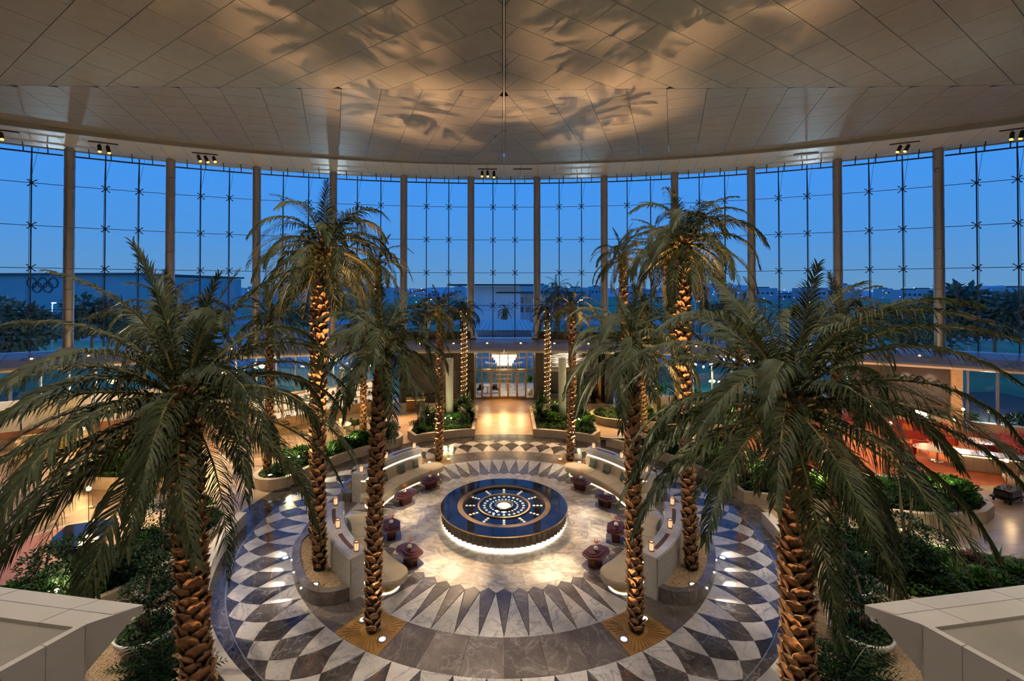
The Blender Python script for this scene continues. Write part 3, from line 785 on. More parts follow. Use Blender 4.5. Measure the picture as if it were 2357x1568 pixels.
# ================================================================ palms
def frond_mesh(name, e0, bend, nleaf, ll, lw, seed, g=1.0, pw=1.2):
    r = random.Random(seed); mb = MB()
    N = 14; pts = [Vector((0, 0, 0))]; tans = []
    side_bend = r.uniform(-.25, .25)
    for i in range(N):
        s = (i + .5) / N; e = math.radians(e0 - bend * s ** pw); y = side_bend * s * s
        t = Vector((math.cos(e) * math.cos(y), math.cos(e) * math.sin(y), math.sin(e))); tans.append(t); pts.append(pts[-1] + t / N)
    def at(s):
        f = min(s * N, N - 1e-6); i = int(f); return pts[i].lerp(pts[i + 1], f - i), tans[i].lerp(tans[min(i + 1, N - 1)], f - i).normalized()
    mb.tube([p for p in pts[::2]], [.0125, .0095, .0075, .006, .0045, .0032, .0022, .0015][:len(pts[::2])], 4, 1)
    for i in range(nleaf):
        s0 = .10 + .90 * i / (nleaf - 1)
        for sd in (-1, 1):
            s = min(1, max(.08, s0 + r.uniform(-.006, .006)))
            p, t = at(s)
            lat = Vector((-t.y, t.x, 0)); lat = lat.normalized() if lat.length > .05 else Vector((0, 1, 0)); nor = t.cross(lat) * -1
            if nor.z < 0: nor = -nor
            if s < .4: pr = .5 + .5 * (s - .08) / .32
            else: pr = 1.0 - .62 * ((s - .4) / .6) ** 1.6
            L = ll * pr * r.uniform(.85, 1.1)
            A = math.radians(62 - 38 * s + r.uniform(-7, 7))
            d = t * math.cos(A) + lat * (sd * math.sin(A)) + nor * r.uniform(.02, .30); d.normalize()
            dr = g * r.uniform(.7, 1.3)
            d2 = (d + Vector((0, 0, -.45 * dr))).normalized(); d3 = (d2 + Vector((0, 0, -.75 * dr))).normalized()
            p1 = p + d * L * .36; p2 = p1 + d2 * L * .34; p3 = p2 + d3 * L * .30
            w = t - d * t.dot(d); w = w.normalized() if w.length > .05 else nor; w = (w + nor * .5 * sd).normalized() * (lw * .5)
            mb.add([p - w * .6, p + w * .6, p1 + w, p1 - w, p2 + w * .8, p2 - w * .8, p3], [(0, 1, 2, 3), (3, 2, 4, 5), (5, 4, 6)], 0)
    return mb.mesh(name, ['frond', 'rachis'])
SPECS = [(86, 30, .6), (80, 82, .9), (72, 116, 1.05), (60, 126, 1.1), (46, 120, 1.15), (30, 112, 1.2), (14, 98, 1.2), (-4, 80, 1.2), (-24, 60, 1.1), (-42, 42, 1.0)]
SPECS_B = [(86, 25, .6), (78, 62, .9), (70, 94, 1.1), (58, 106, 1.2), (44, 102, 1.3), (28, 94, 1.4), (12, 82, 1.4), (-6, 66, 1.4), (-26, 50, 1.2), (-44, 36, 1.0)]
FR_BIG = [[frond_mesh('frond', e, b, 86, .178, .0082, 100 + i * 7 + v, g) for v in range(3)] for i, (e, b, g) in enumerate(SPECS_B)]
FR_MID = [[frond_mesh('frond', e, b, 56, .215, .0112, 300 + i * 7 + v, g) for v in range(2)] for i, (e, b, g) in enumerate(SPECS)]
FR_FAR = [[frond_mesh('frond', e, b, 42, .215, .0145, 500 + i * 7 + v, g) for v in range(2)] for i, (e, b, g) in enumerate(SPECS)]
SP_E = [s[0] for s in SPECS]
def boot_mesh(seed):
    r = random.Random(seed); mb = MB(); vs = []
    rows = [(-.06, .22, .00, -.01), (.04, .285, .050, .025), (.12, .255, .075, .060), (.185 + r.uniform(-.02, .02), .15 + r.uniform(-.03, .03), .105 + r.uniform(-.02, .02), .135)]
    for z, w, oc, oe in rows:
        tw = r.uniform(-.012, .012)
        vs += [(oe, -w / 2 + tw, z), (oc, tw, z - (.028 if z > .15 else 0)), (oe, w / 2 + tw, z)]
    for z, w, oc, oe in rows:
        vs += [(oe - .03, -w / 2 * .96, z - .004), (oc - .045, 0, z - .004), (oe - .03, w / 2 * .96, z - .004)]
    f = []; m = []
    for j in range(3):
        for i in range(2):
            f.append((j * 3 + i, j * 3 + i + 1, j * 3 + i + 4, j * 3 + i + 3)); m.append(0)
            f.append((12 + j * 3 + i + 3, 12 + j * 3 + i + 4, 12 + j * 3 + i + 1, 12 + j * 3 + i)); m.append(0)
        f.append((j * 3, j * 3 + 3, 12 + j * 3 + 3, 12 + j * 3)); m.append(1 if j == 2 else 0)
        f.append((j * 3 + 2, 12 + j * 3 + 2, 12 + j * 3 + 5, j * 3 + 5)); m.append(1 if j == 2 else 0)
    f += [(9, 10, 13 + 9, 12 + 9), (10, 11, 14 + 9, 13 + 9)]; m += [1, 1]
    mb.v = vs; mb.f = f; mb.m = m
    return mb.mesh('leaf_base', ['boot', 'boot_cut'])
BOOTS = [boot_mesh(k) for k in range(6)]
def palm(name, label, base, top, L, rad, nfr, frs, seed, boots=True, pitch=.040, group=None, spread=1.0, bscale=1.0, fairy=False, rot0=None):
    r = random.Random(seed); b = Vector(base); tp = Vector(top)
    t = thing(name, label, 'palm tree', b, group=group)
    v = tp - b; H = v.length
    bow = Vector((r.uniform(-.12, .12), r.uniform(-.12, .12), 0))
    def axis(s): return v * s + bow * math.sin(PI * s)
    ns = 14
    rads = [rad * (1.10 if i == 0 else 1.0 - .10 * i / ns) for i in range(ns + 1)]
    MB().tube([axis(i / ns) for i in range(ns + 1)], rads, 10).build('trunk', 'trunk_core', t, True)
    n = min(296, int(H / pitch)); joined = MB()
    for i in range(n):
        s = (i + .6) / n; a = i * 2.39996 + r.uniform(-.1, .1); c = axis(s); rr = rad * (1 - .10 * s) - .012
        sc = bscale * r.uniform(.85, 1.12) * (rad / .18)
        M = Matrix.Translation(c + Vector((math.cos(a) * rr, math.sin(a) * rr, 0))) @ Matrix.Rotation(a, 4, 'Z') @ Matrix.Rotation(r.uniform(-.12, .16), 4, 'Y') @ Matrix.Scale(sc, 4)
        me = BOOTS[r.randrange(6)]
        if boots:
            o = link('leaf_base', me, t); o.matrix_local = M
        else:
            joined.add([vv.co for vv in me.vertices], [tuple(p.vertices) for p in me.polygons], 0, M)
    if not boots: tag(joined.build('leaf_base', 'boot', t), kind='stuff')
    ctr = v
    a0 = r.uniform(0, 6.28) if rot0 is None else rot0
    for i in range(nfr):
        f = i / (nfr - 1)
        e = 88 - 128 * (f ** .9) * spread
        k = min(range(len(SP_E)), key=lambda q: abs(SP_E[q] - e - r.uniform(-6, 6)))
        az = a0 + i * 2.39996 + r.uniform(-.2, .2)
        sc = L * r.uniform(.86, 1.08) * (.72 if k == 0 else .9 if k == 1 else 1.0)
        o = link('frond', frs[k][r.randrange(len(frs[k]))], t)
        o.matrix_local = Matrix.Translation(ctr + Vector((math.cos(az) * rad * .5, math.sin(az) * rad * .5, -.35 * f * (rad / .18)))) @ Matrix.Rotation(az, 4, 'Z') @ Matrix.Rotation(r.uniform(-.25, .25), 4, 'X') @ Matrix.Rotation(r.uniform(-.08, .08), 4, 'Y') @ Matrix.Scale(sc, 4)
    if fairy:
        fl = MB()
        for i in range(210):
            s = i / 210; a = i * .62; c = axis(s); p = c + Vector((math.cos(a), math.sin(a), 0)) * (rad + .10)
            fl.lathe([(.0, -.015), (.013, 0), (.0, .015)], 4, p)
        tag(fl.build('fairy_light', 'fairy', t), kind='stuff')
    return t
def dpos(pxx, d, z): return ((pxx - 1160) * d / 1070.0, d - 19.35, z)
GP = 'date palms of the atrium'
palm('date_palm', 'large date palm nearest the camera on the left, crown filling the left', (-6.07, -10.05, .30), (-6.40, -10.05, 7.45), 3.9, .20, 52, FR_BIG, 1, spread=.88, pitch=.0375, group=GP, bscale=1.12)
palm('date_palm', 'large date palm nearest the camera on the right, crown filling the right', (5.87, -10.05, .30), (5.72, -10.05, 7.35), 3.9, .20, 52, FR_BIG, 2, spread=.88, pitch=.0375, group=GP, bscale=1.12)
palm('date_palm', 'date palm on the front left bronze plate beside the fountain court', (-3.66, -6.37, 0.01), (-3.37, -6.37, 8.15), 2.4, .165, 38, FR_MID, 3, group=GP)
palm('date_palm', 'date palm on the front right bronze plate beside the fountain court', (3.70, -6.37, 0.01), (3.58, -6.37, 8.15), 2.4, .165, 38, FR_MID, 4, group=GP)
palm('date_palm', 'slender date palm on the rear left bronze plate behind the fountain', (-3.64, 6.55, 0.01), (-3.57, 6.6, 8.55), 1.95, .165, 25, FR_FAR, 5, group=GP)
palm('date_palm', 'slender date palm on the rear right bronze plate behind the fountain', (3.69, 6.55, 0.01), (3.80, 6.6, 8.6), 1.95, .165, 25, FR_FAR, 6, group=GP)
palm('date_palm', 'tallest date palm in the front left gravel crescent behind the curved marble bar', (-6.06, -4.1, .36), (-5.90, -4.1, 11.05), 2.8, .165, 44, FR_MID, 7, group=GP, pitch=.045)
palm('date_palm', 'tallest date palm in the front right gravel crescent behind the curved marble bar', (6.16, -4.1, .36), (5.95, -4.1, 11.2), 2.7, .165, 44, FR_MID, 8, group=GP, pitch=.045)
palm('date_palm', 'second palm of the front left gravel crescent, just behind the tallest one', (-6.98, -2.2, .36), (-6.95, -2.1, 10.2), 2.2, .155, 32, FR_MID, 9, group=GP, pitch=.045)
palm('date_palm', 'second palm of the front right gravel crescent, just left of the tallest one', (6.98, -2.2, .36), (6.0, -2.1, 11.0), 2.0, .155, 28, FR_MID, 10, group=GP, pitch=.045)
palm('date_palm', 'tall slim palm with a small crown in the rear left gravel crescent', (-6.2, 4.1, .36), (-6.40, 4.1, 11.0), 2.05, .155, 28, FR_FAR, 11, group=GP, pitch=.05)
palm('date_palm', 'tall slim palm with a small crown in the rear right gravel crescent', (6.35, 4.1, .36), (5.95, 4.1, 11.3), 2.05, .155, 28, FR_FAR, 12, group=GP, pitch=.05)
palm('date_palm', 'slim palm at the far end of the long left planter', (-8.75, 9.6, .5), (-8.65, 9.6, 7.6), 1.8, .15, 26, FR_FAR, 13, group=GP)
palm('date_palm', 'slim palm at the far end of the long right planter', (8.9, 10.0, .5), (8.85, 10.0, 8.7), 1.8, .15, 26, FR_FAR, 14, group=GP)
palm('date_palm', 'palm left of the long left planter, crown beside the large left palm', (-11.7, 3.65, .5), (-11.6, 3.65, 8.1), 2.3, .15, 30, FR_FAR, 15, group=GP)
palm('date_palm', 'palm lit from below in the wide green bed right of the fountain court', (11.8, 3.65, .5), (11.65, 3.65, 8.2), 2.2, .15, 30, FR_FAR, 16, group=GP)
palm('date_palm', 'palm standing directly behind the large left palm in the shrub bed', (-12.2, -2.25, .4), (-12.15, -2.25, 8.5), 2.5, .16, 32, FR_MID, 17, group=GP)
palm('date_palm', 'palm standing directly behind the large right palm in the shrub bed', (12.2, -2.25, .4), (12.4, -2.25, 8.4), 2.4, .16, 32, FR_MID, 18, group=GP)
palm('date_palm', 'palm wrapped in fairy lights left of the entrance doors', (-3.13, 16.65, .4), (-3.13, 16.65, 7.9), 1.75, .14, 26, FR_FAR, 19, False, group=GP, fairy=True)
palm('date_palm', 'palm wrapped in fairy lights right of the entrance doors', (3.3, 16.65, .4), (3.3, 16.65, 7.85), 1.75, .14, 26, FR_FAR, 20, False, group=GP, fairy=True)

# in-ground uplights
lens_me = MB().lathe([(.0, .0), (.085, .0), (.085, .012), (.0, .014)], 16).mesh('lens', 'uplight_lens')
rim_me = MB().ring(.088, .135, 0, 360, -.005, .018, 20).mesh('rim', 'steel_bright')
WARM = (1.0, 0.52, 0.21)
def uplight(p, label, e=900, target=None, ang=46, col=WARM, grp='in-ground palm uplights'):
    t = thing('ground_uplight', label, 'uplight', p, group=grp)
    link('rim', rim_me, t); link('lens', lens_me, t)
    q = (p[0], p[1], p[2] + .06)
    light('SPOT', q, e, col, .035, target or (p[0], p[1], p[2] + 8), ang, 1.0)
UPL = [((-4.05, -6.0), (-3.3, -6.75), 'front left', (-3.5, -6.4)), ((4.05, -5.95), (3.25, -6.75), 'front right', (3.6, -6.4)),
       ((-4.1, 6.2), (-3.1, 6.65), 'rear left', (-3.6, 6.6)), ((4.15, 6.2), (3.15, 6.65), 'rear right', (3.75, 6.6))]
for a, b_, w, c in UPL:
    tg = (1.6 * a[0] - .6, -4.1, 11.0) if 'front' in w else (c[0], c[1], 8.6)
    if 'front' in w: tg = (math.copysign(5.92, a[0]), -4.1, 11.1)
    uplight((a[0], a[1], .012), 'round glowing uplight on the %s bronze plate, nearer the curved bar' % w, 19000 if 'front' in w else 15000, tg, 30 if 'front' in w else 36)
    uplight((b_[0], b_[1], .012), 'round glowing uplight on the %s bronze plate, nearer the aisle' % w, 700, (c[0], c[1], 8.3), 40)
for s, w in ((-1, 'left'), (1, 'right')):
    jt = (-6.95, -2.1, 10.3) if s < 0 else (5.95, -2.1, 11.0)
    uplight((s * 5.85, -4.95, .35), 'round glowing uplight in the gravel of the front %s crescent planter' % w, 450, (s * 5.9, -4.5, 11), 40)
    uplight((s * 7.45, -3.5, .35), 'round uplight in the gravel of the front %s crescent between its two palms' % w, 15000, jt, 30)
    uplight((s * 6.95, 2.5, .35), 'round uplight in the gravel of the rear %s crescent planter' % w, 17000, (s * 6.2, 4.1, 11.1), 32)
    uplight((s * 6.9, -9.3, .31), 'round uplight in the gravel beside the large %s palm' % w, 900, (s * 6.6, -9.7, 6.5), 40)
    uplight((s * 5.2, -10.9, .31), 'round uplight in the gravel in front of the large %s palm' % w, 900, (s * 5.7, -10.5, 6.5), 44)
    uplight((s * 11.2, 2.9, .62), 'round uplight at the foot of the palm in the wide %s bed' % w, 900, (s * 11.7, 3.65, 8.0), 44)
    uplight((s * 11.6, -1.4, .52), 'round uplight in the shrub bed behind the large %s palm' % w, 900, (s * 12.2, -2.2, 8.0), 46)
    uplight((s * 8.3, 9.0, .62), 'round uplight at the far end of the long %s planter' % w, 700, (s * 8.8, 9.8, 7.5), 46)
    uplight((s * 2.9, 15.9, .5), 'round uplight below the %s fairy light palm' % w, 700, (s * 3.15, 16.6, 7.5), 46)
# ================================================================ fountain
ft = thing('fountain', 'low round black stone fountain with brass rings and dots of light', 'fountain', (0, 0, 0))
MB().lathe([(2.36, 0.0), (2.36, .10), (2.46, .12), (2.46, .50), (2.5, .505)], 72).build('body', 'black_stone', ft)
MB().ring(2.37, 2.50, 0, 360, .075, .10, 72).build('light_strip', 'led_white', ft)
fl = MB(); w = math.radians(2.42)
for sgn in (0,):
    n = 5; vs = []
    for i in range(n + 1):
        a = -w + 2 * w * i / n; dpt = 2.575 - .055 * (1 - (a / w) ** 2)
        vs += [(dpt * math.cos(a), dpt * math.sin(a), .125), (dpt * math.cos(a), dpt * math.sin(a), .505)]
    b0 = len(vs); vs += [(2.44 * math.cos(-w), 2.44 * math.sin(-w), .125), (2.44 * math.cos(-w), 2.44 * math.sin(-w), .505), (2.44 * math.cos(w), 2.44 * math.sin(w), .125), (2.44 * math.cos(w), 2.44 * math.sin(w), .505)]
    fs = [(2 * i, 2 * i + 2, 2 * i + 3, 2 * i + 1) for i in range(n)] + [(b0, 0, 1, b0 + 1), (2 * n, b0 + 2, b0 + 3, 2 * n + 1)]
    fs += [tuple([b0 + 1] + [2 * i + 1 for i in range(n + 1)] + [b0 + 3]), tuple([b0 + 2] + [2 * i for i in range(n, -1, -1)] + [b0])]
    fl.add(vs, fs)
fl_me = fl.mesh('fluted_tile', 'flute_tile')
for k in range(72): link('fluted_tile', fl_me, ft, None, math.radians(5 * k))
for k in range(24):
    MB().prism(shrink(arc(1.93, k * 15, k * 15 + 15, 4) + arc(2.61, k * 15 + 15, k * 15, 5), .0025), .515, .585).build('rim_slab', 'black_stone', ft)
tor = MB(); vs = []; fs = []
for r0, zz, rr_ in ((2.615, .565, .022),):
    tor.tube([polar(r0, a, zz) for a in range(0, 361, 5)], rr_, 6, cap=False)
tor.build('brass_rim', 'brass', ft, True)
MB().ring(1.72, 1.93, 0, 360, .46, .575, 72).build('brass_collar', 'bronze_dark', ft)
MB().lathe([(1.725, .30), (1.725, .50), (0.0, .505)], 72).build('basin', 'black_stone', ft)
MB().ring(1.02, 1.10, 0, 360, .49, .545, 64).build('inner_brass_ring', 'bronze_frame', ft)
MB().ring(.33, .39, 0, 360, .50, .56, 40).build('centre_brass_ring', 'brass', ft)
dot = MB().lathe([(.058, -.012), (.058, .008), (.045, .014)], 12).mesh('light_dot', 'fountain_light')
dot2 = MB().lathe([(.042, -.012), (.042, .008), (.03, .014)], 12).mesh('light_dot', 'fountain_light')
for k in range(12):
    for r_ in (1.25, 1.40, 1.55): link('light_dot', dot, ft, polar(r_, k * 30, .51))
for k in range(24):
    link('light_dot', dot, ft, polar(.82, k * 15, .512)); link('light_dot', dot2, ft, polar(.57, k * 15 + 7, .512))
MB().lathe([(.0, .50), (.30, .51), (.24, .53), (.0, .535)], 24).build('centre_lens', 'fixture_glass', ft)
MB().lathe([(.0, .535), (.05, .54), (.05, .57), (.0, .58)], 12).build('centre_light', 'fountain_bright', ft)
MB().lathe([(.0, .515), (.035, .52), (.035, .535), (.0, .54)], 10, (-.42, -.72, 0)).build('jet_light', 'fountain_bright', ft)
MB().lathe([(.0, .515), (.03, .52), (.03, .535), (.0, .54)], 10, (-.28, -.5, 0)).build('jet_light', 'fountain_bright', ft)
light('POINT', (0, 0, .75), 12, (.8, .95, 1.0), .05)

# ================================================================ curved bars with benches
def banana(r0, r1, a0, a1, n=24, k=10):
    rm, hw = (r0 + r1) / 2, (r1 - r0) / 2; da = math.degrees(hw / rm); s = 1 if a1 > a0 else -1
    b0, b1 = a0 + s * da, a1 - s * da; pts = arc(r0, b0, b1, n)
    c = Vector(polar(rm, b1)); rd = (Vector(polar(1, b1))); tg = Vector(polar(1, b1 + s * 90))
    pts += [tuple(c + (-rd * math.cos(PI * i / k) + tg * math.sin(PI * i / k)) * hw) for i in range(1, k)]
    pts += arc(r1, b1, b0, n)
    c = Vector(polar(rm, b0)); rd = Vector(polar(1, b0)); tg = Vector(polar(1, b0 - s * 90))
    pts += [tuple(c + (rd * math.cos(PI * i / k) + tg * math.sin(PI * i / k)) * hw) for i in range(1, k)]
    return pts
def sector(r0, r1, a0, a1, n=10): return arc(r0, a0, a1, n) + arc(r1, a1, a0, n)
BARS = [('front right', 1, 0), ('front left', -1, 0), ('rear right', 1, 1), ('rear left', -1, 1)]
def lantern(p, label):
    t = thing('candle_lantern', label, 'lantern', p, group='glass candle lanterns on the marble bars')
    MB().lathe([(.085, 0), (.095, .015), (.085, .03)], 8).build('base', 'brass', t)
    MB().lathe([(.07, .03), (.075, .10), (.075, .20), (.07, .255)], 8).build('glass_shade', 'candle_glow', t)
    MB().lathe([(.02, .05), (.025, .15), (.0, .20)], 6).build('candle', 'candle_flame', t)
    for k in range(8):
        a = k * PI / 4 + .39
        MB().tube([(.082 * math.cos(a), .082 * math.sin(a), .02), (.082 * math.cos(a), .082 * math.sin(a), .27)], .008, 4).build('bar', 'bronze_frame', t)
    MB().ring(.06, .09, 0, 360, .26, .285, 8).build('top_ring', 'bronze_frame', t)
cush_me = None
def cushion_mesh():
    mb = MB(); n = 6; vs = []; fs = []
    for sgn in (-1, 1):
        for j in range(n + 1):
            for i in range(n + 1):
                u, v = -1 + 2 * i / n, -1 + 2 * j / n; h = .085 * (max(0, (1 - u ** 4)) * max(0, (1 - v ** 4))) ** .5
                pin = 1 - .07 * (1 - abs(u) ** 2) * abs(v) - .0; pin2 = 1 - .07 * (1 - abs(v) ** 2) * abs(u)
                vs.append((u * .21 * pin2, sgn * h, v * .21 * pin))
    m = (n + 1) ** 2
    for j in range(n):
        for i in range(n):
            a = j * (n + 1) + i; fs.append((a, a + 1, a + n + 2, a + n + 1)); fs.append((m + a + n + 1, m + a + n + 2, m + a + 1, m + a))
    mb.v = vs; mb.f = fs; mb.m = [0] * len(fs)
    return mb.mesh('cushion', 'fabric_pattern', True)
cush_me = cushion_mesh()
for w, sx, back in BARS:
    A = lambda a: sx * (180 - a if back else a)
    c = polar(6.65, A(60), 0)
    bar = thing('marble_bar', 'curved white marble bar wall on the %s side of the fountain' % w, 'bar counter', c)
    part(MB().prism(sector(6.52, 6.955, A(42), A(78), 16), 0, 1.0), 'body', 'marble_bar', bar)
    part(MB().prism(sector(6.36, 6.955, A(42), A(78), 16), 1.0, 1.29), 'counter_top', 'marble_bar', bar)
    part(MB().prism(sector(6.33, 6.362, A(42.2), A(77.8), 16), 1.02, 1.27), 'inner_band', 'stone_textured', bar)
    part(MB().prism(sector(6.953, 6.985, A(42.3), A(77.7), 16), 0.0, 1.26), 'outer_cladding', 'stone_textured', bar)
    part(MB().prism(sector(6.37, 6.50, A(42.5), A(77.5), 16), .975, .998), 'light_strip', 'led_white', bar)
    for q0, q1 in ((46, 56), (63, 73)):
        part(MB().prism(sector(6.585, 6.72, A(q0), A(q1), 8), 1.285, 1.296), 'slot', 'slot_brown', bar)
    near = 'nearest the camera' if not back else 'nearest the camera side gap'
    for q, lw_ in ((44.5, 'at the end nearest the centre aisle'), (60, 'in the middle'), (76, 'at the end by the side gap')):
        lantern(polar(6.62, A(q), 1.292), 'glass candle lantern on the %s marble bar, %s' % (w, lw_))
    be = thing('curved_bench', 'curved beige upholstered bench against the %s marble bar' % w, 'bench', polar(5.85, A(60), 0))
    part(MB().prism(banana(5.45, 6.22, A(36.3), A(82)), 0.0, .30), 'plinth', 'brass', be)
    part(MB().prism(banana(5.42, 6.24, A(36.0), A(82.3)), 0.004, .028), 'light_strip', 'led_soft', be)
    seat = banana(5.22, 6.33, A(33.5), A(84.5))
    mbs = MB().prism(shrink(seat, .02), .26, .30).prism(seat, .30, .43).prism(shrink(seat, .025), .43, .465)
    part(mbs, 'seat', 'fabric_beige', be)
    for q in (50, 66):
        part(MB().prism(sector(5.24, 6.31, A(q - .06), A(q + .06), 1), .43, .468), 'seam', 'slot_brown', be)
    nb = 15
    for k in range(nb):
        q0 = 42 + 36 * k / nb; q1 = 42 + 36 * (k + 1) / nb
        part(MB().prism(shrink(sector(6.30, 6.515, A(q0), A(q1), 2), .004), .44, .90).prism(shrink(sector(6.325, 6.515, A(q0), A(q1), 2), .008), .90, .93), 'back_panel', 'fabric_back', be)
    cq = (47, 55, 66, 73.5) if back else (53, 62, 71)
    for i, q in enumerate(cq):
        o = link('cushion', cush_me, None, polar(6.14, A(q), .69)); o.rotation_euler = (math.radians(-16), 0, math.radians(A(q) + 180))
        o.rotation_euler = (math.radians(16), math.radians(RND.uniform(-6, 6)), math.radians(A(q)))
        tag(o, 'teal patterned square cushion on the %s bench, %s from the centre aisle end' % (w, ['first', 'second', 'third', 'fourth'][i]), 'cushion', 'patterned cushions on the benches')

# coffee tables with bud vases
TAB = [((-3.57, -3.48), 'front left', 'nearer the camera', -45), ((-4.53, -1.53), 'front left', 'nearer the side gap', -70), ((-4.45, 1.27), 'rear left', 'nearer the side gap', 55), ((-3.53, 2.89), 'rear left', 'nearer the entrance', 46),
       ((3.40, -3.54), 'front right', 'nearer the camera', 45), ((4.42, -1.71), 'front right', 'nearer the side gap', 70), ((4.60, 1.05), 'rear right', 'nearer the side gap', -55), ((3.65, 2.75), 'rear right', 'nearer the entrance', -46)]
TOP = [(-.52, -.16), (-.34, -.36), (.30, -.38), (.55, -.10), (.42, .30), (-.20, .36), (-.50, .16)]
def roundpoly(poly, r=.07, n=4):
    out = []; m_ = len(poly)
    for i in range(m_):
        p0, p1, p2 = Vector(poly[i - 1]), Vector(poly[i]), Vector(poly[(i + 1) % m_])
        a_ = p1 + (p0 - p1).normalized() * r; b_ = p1 + (p2 - p1).normalized() * r
        for k in range(n + 1):
            t = k / n; out.append(tuple(a_ * (1 - t) ** 2 + p1 * 2 * t * (1 - t) + b_ * t * t))
    return out
for (x, y), w, w2, rz in TAB:
    x, y = x * 4.58 / math.hypot(x, y), y * 4.58 / math.hypot(x, y)
    t = thing('coffee_table', 'stepped maroon lacquer coffee table at the %s bench, the one %s' % (w, w2), 'coffee table', (x, y, 0), math.radians(rz), 'maroon coffee tables round the fountain')
    fx = 1 if x < 0 else -1
    fp = lambda pl, s=1.0, ox=0, oy=0: [(fx * (p[0] * s + ox), p[1] * s + oy) for p in pl]
    MB().prism(fp(roundpoly(TOP), 1.08, -.06, .02), .0, .012).build('foot_plate', 'marble_grey', t)
    MB().prism(fp(roundpoly([(-.22, -.12), (.28, -.16), (.30, .12), (-.18, .14)], .04)), .01, .36, top_scale=1.25).build('pedestal', 'maroon', t)
    MB().prism(fp(roundpoly(TOP), .82), .36, .40, top_scale=1.2).prism(fp(roundpoly(TOP)), .40, .46).build('table_top', 'maroon', t)
    MB().prism(fp(roundpoly(TOP), .74, .03, .03), .462, .485).build('upper_tier', 'maroon', t)
    MB().prism(fp(roundpoly(TOP), .50, .06, .06), .487, .51).build('top_tier', 'maroon', t)
    vz = thing('bud_vase', 'cream vase with an orange flower, %s table %s' % (w, w2), 'vase', (x, y, .511), 0, 'bud vases on the coffee tables')
    MB().lathe([(.03, 0), (.075, .03), (.085, .07), (.06, .12), (.03, .135)], 14).build('body', 'ceramic', vz, True)
    MB().tube([(0, 0, .10), (.01, .01, .20), (.03, .0, .26)], .008, 5).build('stem', 'leaf_mid', vz)
    for k in range(6):
        a = k * 1.05; e = .9 + .3 * (k % 2)
        dx, dy = math.cos(a), math.sin(a)
        MB().add([(.02, 0, .24), (.02 + dx * .07 - dy * .02, dy * .07 + dx * .02, .27), (.02 + dx * .14, dy * .14, .34 + .04 * (k % 3)), (.02 + dx * .07 + dy * .02, dy * .07 - dx * .02, .275), (.02 + dx * .07, dy * .07, .255)], [(0, 1, 2), (0, 2, 3), (0, 4, 1), (1, 4, 2), (2, 4, 3), (3, 4, 0)]).build('petal', 'flower_orange', vz)

# gravel crescents behind the bars
def crescent(A, n=30):
    pts = []
    for i in range(n + 1):
        t = i / n; t = .5 - .5 * math.cos(PI * t); q = 42.6 + 36.0 * t
        h = 1.04 * max(0, 1 - abs(2 * t - 1) ** 4.5) ** .62
        pts.append(Vector(polar(6.99 + h, A(q))))
    return pts
for w, sx, back in BARS:
    A = lambda a: sx * (180 - a if back else a)
    pts = crescent(A); n = len(pts)
    c = Vector(polar(7.4, A(60)))
    inn = []
    for i in range(n):
        d_ = (pts[min(i + 1, n - 1)] - pts[max(i - 1, 0)]).normalized(); nr = Vector((-d_.y, d_.x))
        if nr.dot(Vector(polar(6.6, A(60))) - pts[i]) < 0: nr = -nr
        q = pts[i] + nr * .25
        if q.length < 6.99: q = q.normalized() * 6.99
        inn.append(q)
    pl = thing('gravel_planter', 'crescent planter of dark marble filled with gravel behind the %s bar' % w, 'planter', (c.x, c.y, 0))
    for i in range(0, n - 1, 3):
        j = min(n - 1, i + 3)
        poly = [tuple(pts[k]) for k in range(i, j + 1)] + [tuple(inn[k]) for k in range(j, i - 1, -1)]
        part(MB().prism(poly, 0, .385), 'kerb_wall', 'marble_grey', pl)
        part(MB().prism(shrink(poly, .003), .385, .41), 'coping_stone', 'marble_grey', pl)
    inner = [tuple(p) for p in inn[1:-1]] + [tuple(p.normalized() * 6.985) for p in inn[-2:0:-2]]
    part(MB().prism(inner, .05, .34), 'gravel_bed', 'gravel', pl)
    pb = MB(); rr = random.Random(int(c.x * 10) + 50)
    for k in range(900):
        i = rr.randrange(2, n - 2); p = inn[i]; q = p.normalized() * 6.99; s_ = rr.random()
        g = q.lerp(p, s_) ; sz = rr.uniform(.012, .028)
        pb.lathe([(sz * .5, 0), (sz, sz * .5), (sz * .4, sz)], 5, (g.x + rr.uniform(-.12, .12), g.y + rr.uniform(-.12, .12), .335))
    pb.v = [v for v in pb.v]
    o = part(pb, 'gravel', 'pebble', pl); tag(o, kind='stuff')
    if not back:
        for q in (52, 58.5, 65, 71.5):
            i = min(range(n), key=lambda k_: abs(math.degrees(math.atan2(pts[k_].x * sx, -pts[k_].y)) - q))
            p = pts[i]; u = p.normalized()
            t = thing('step_light', 'tiny step light in the kerb of the %s crescent planter, %s from the camera' % (w, ['first', 'second', 'third', 'fourth'][(52, 58.5, 65, 71.5).index(q)]), 'step light', (p.x + u.x * .012, p.y + u.y * .012, .27), group='kerb step lights of the %s planter' % w)
            MB().lathe([(.022, -.02), (.026, 0), (.022, .02)], 8).build('lens', 'uplight_lens', t)
            light('SPOT', (p.x + u.x * .05, p.y + u.y * .05, .27), 70, (1.0, .86, .66), .02, (p.x + u.x * .75, p.y + u.y * .75, 0), 62, .5)

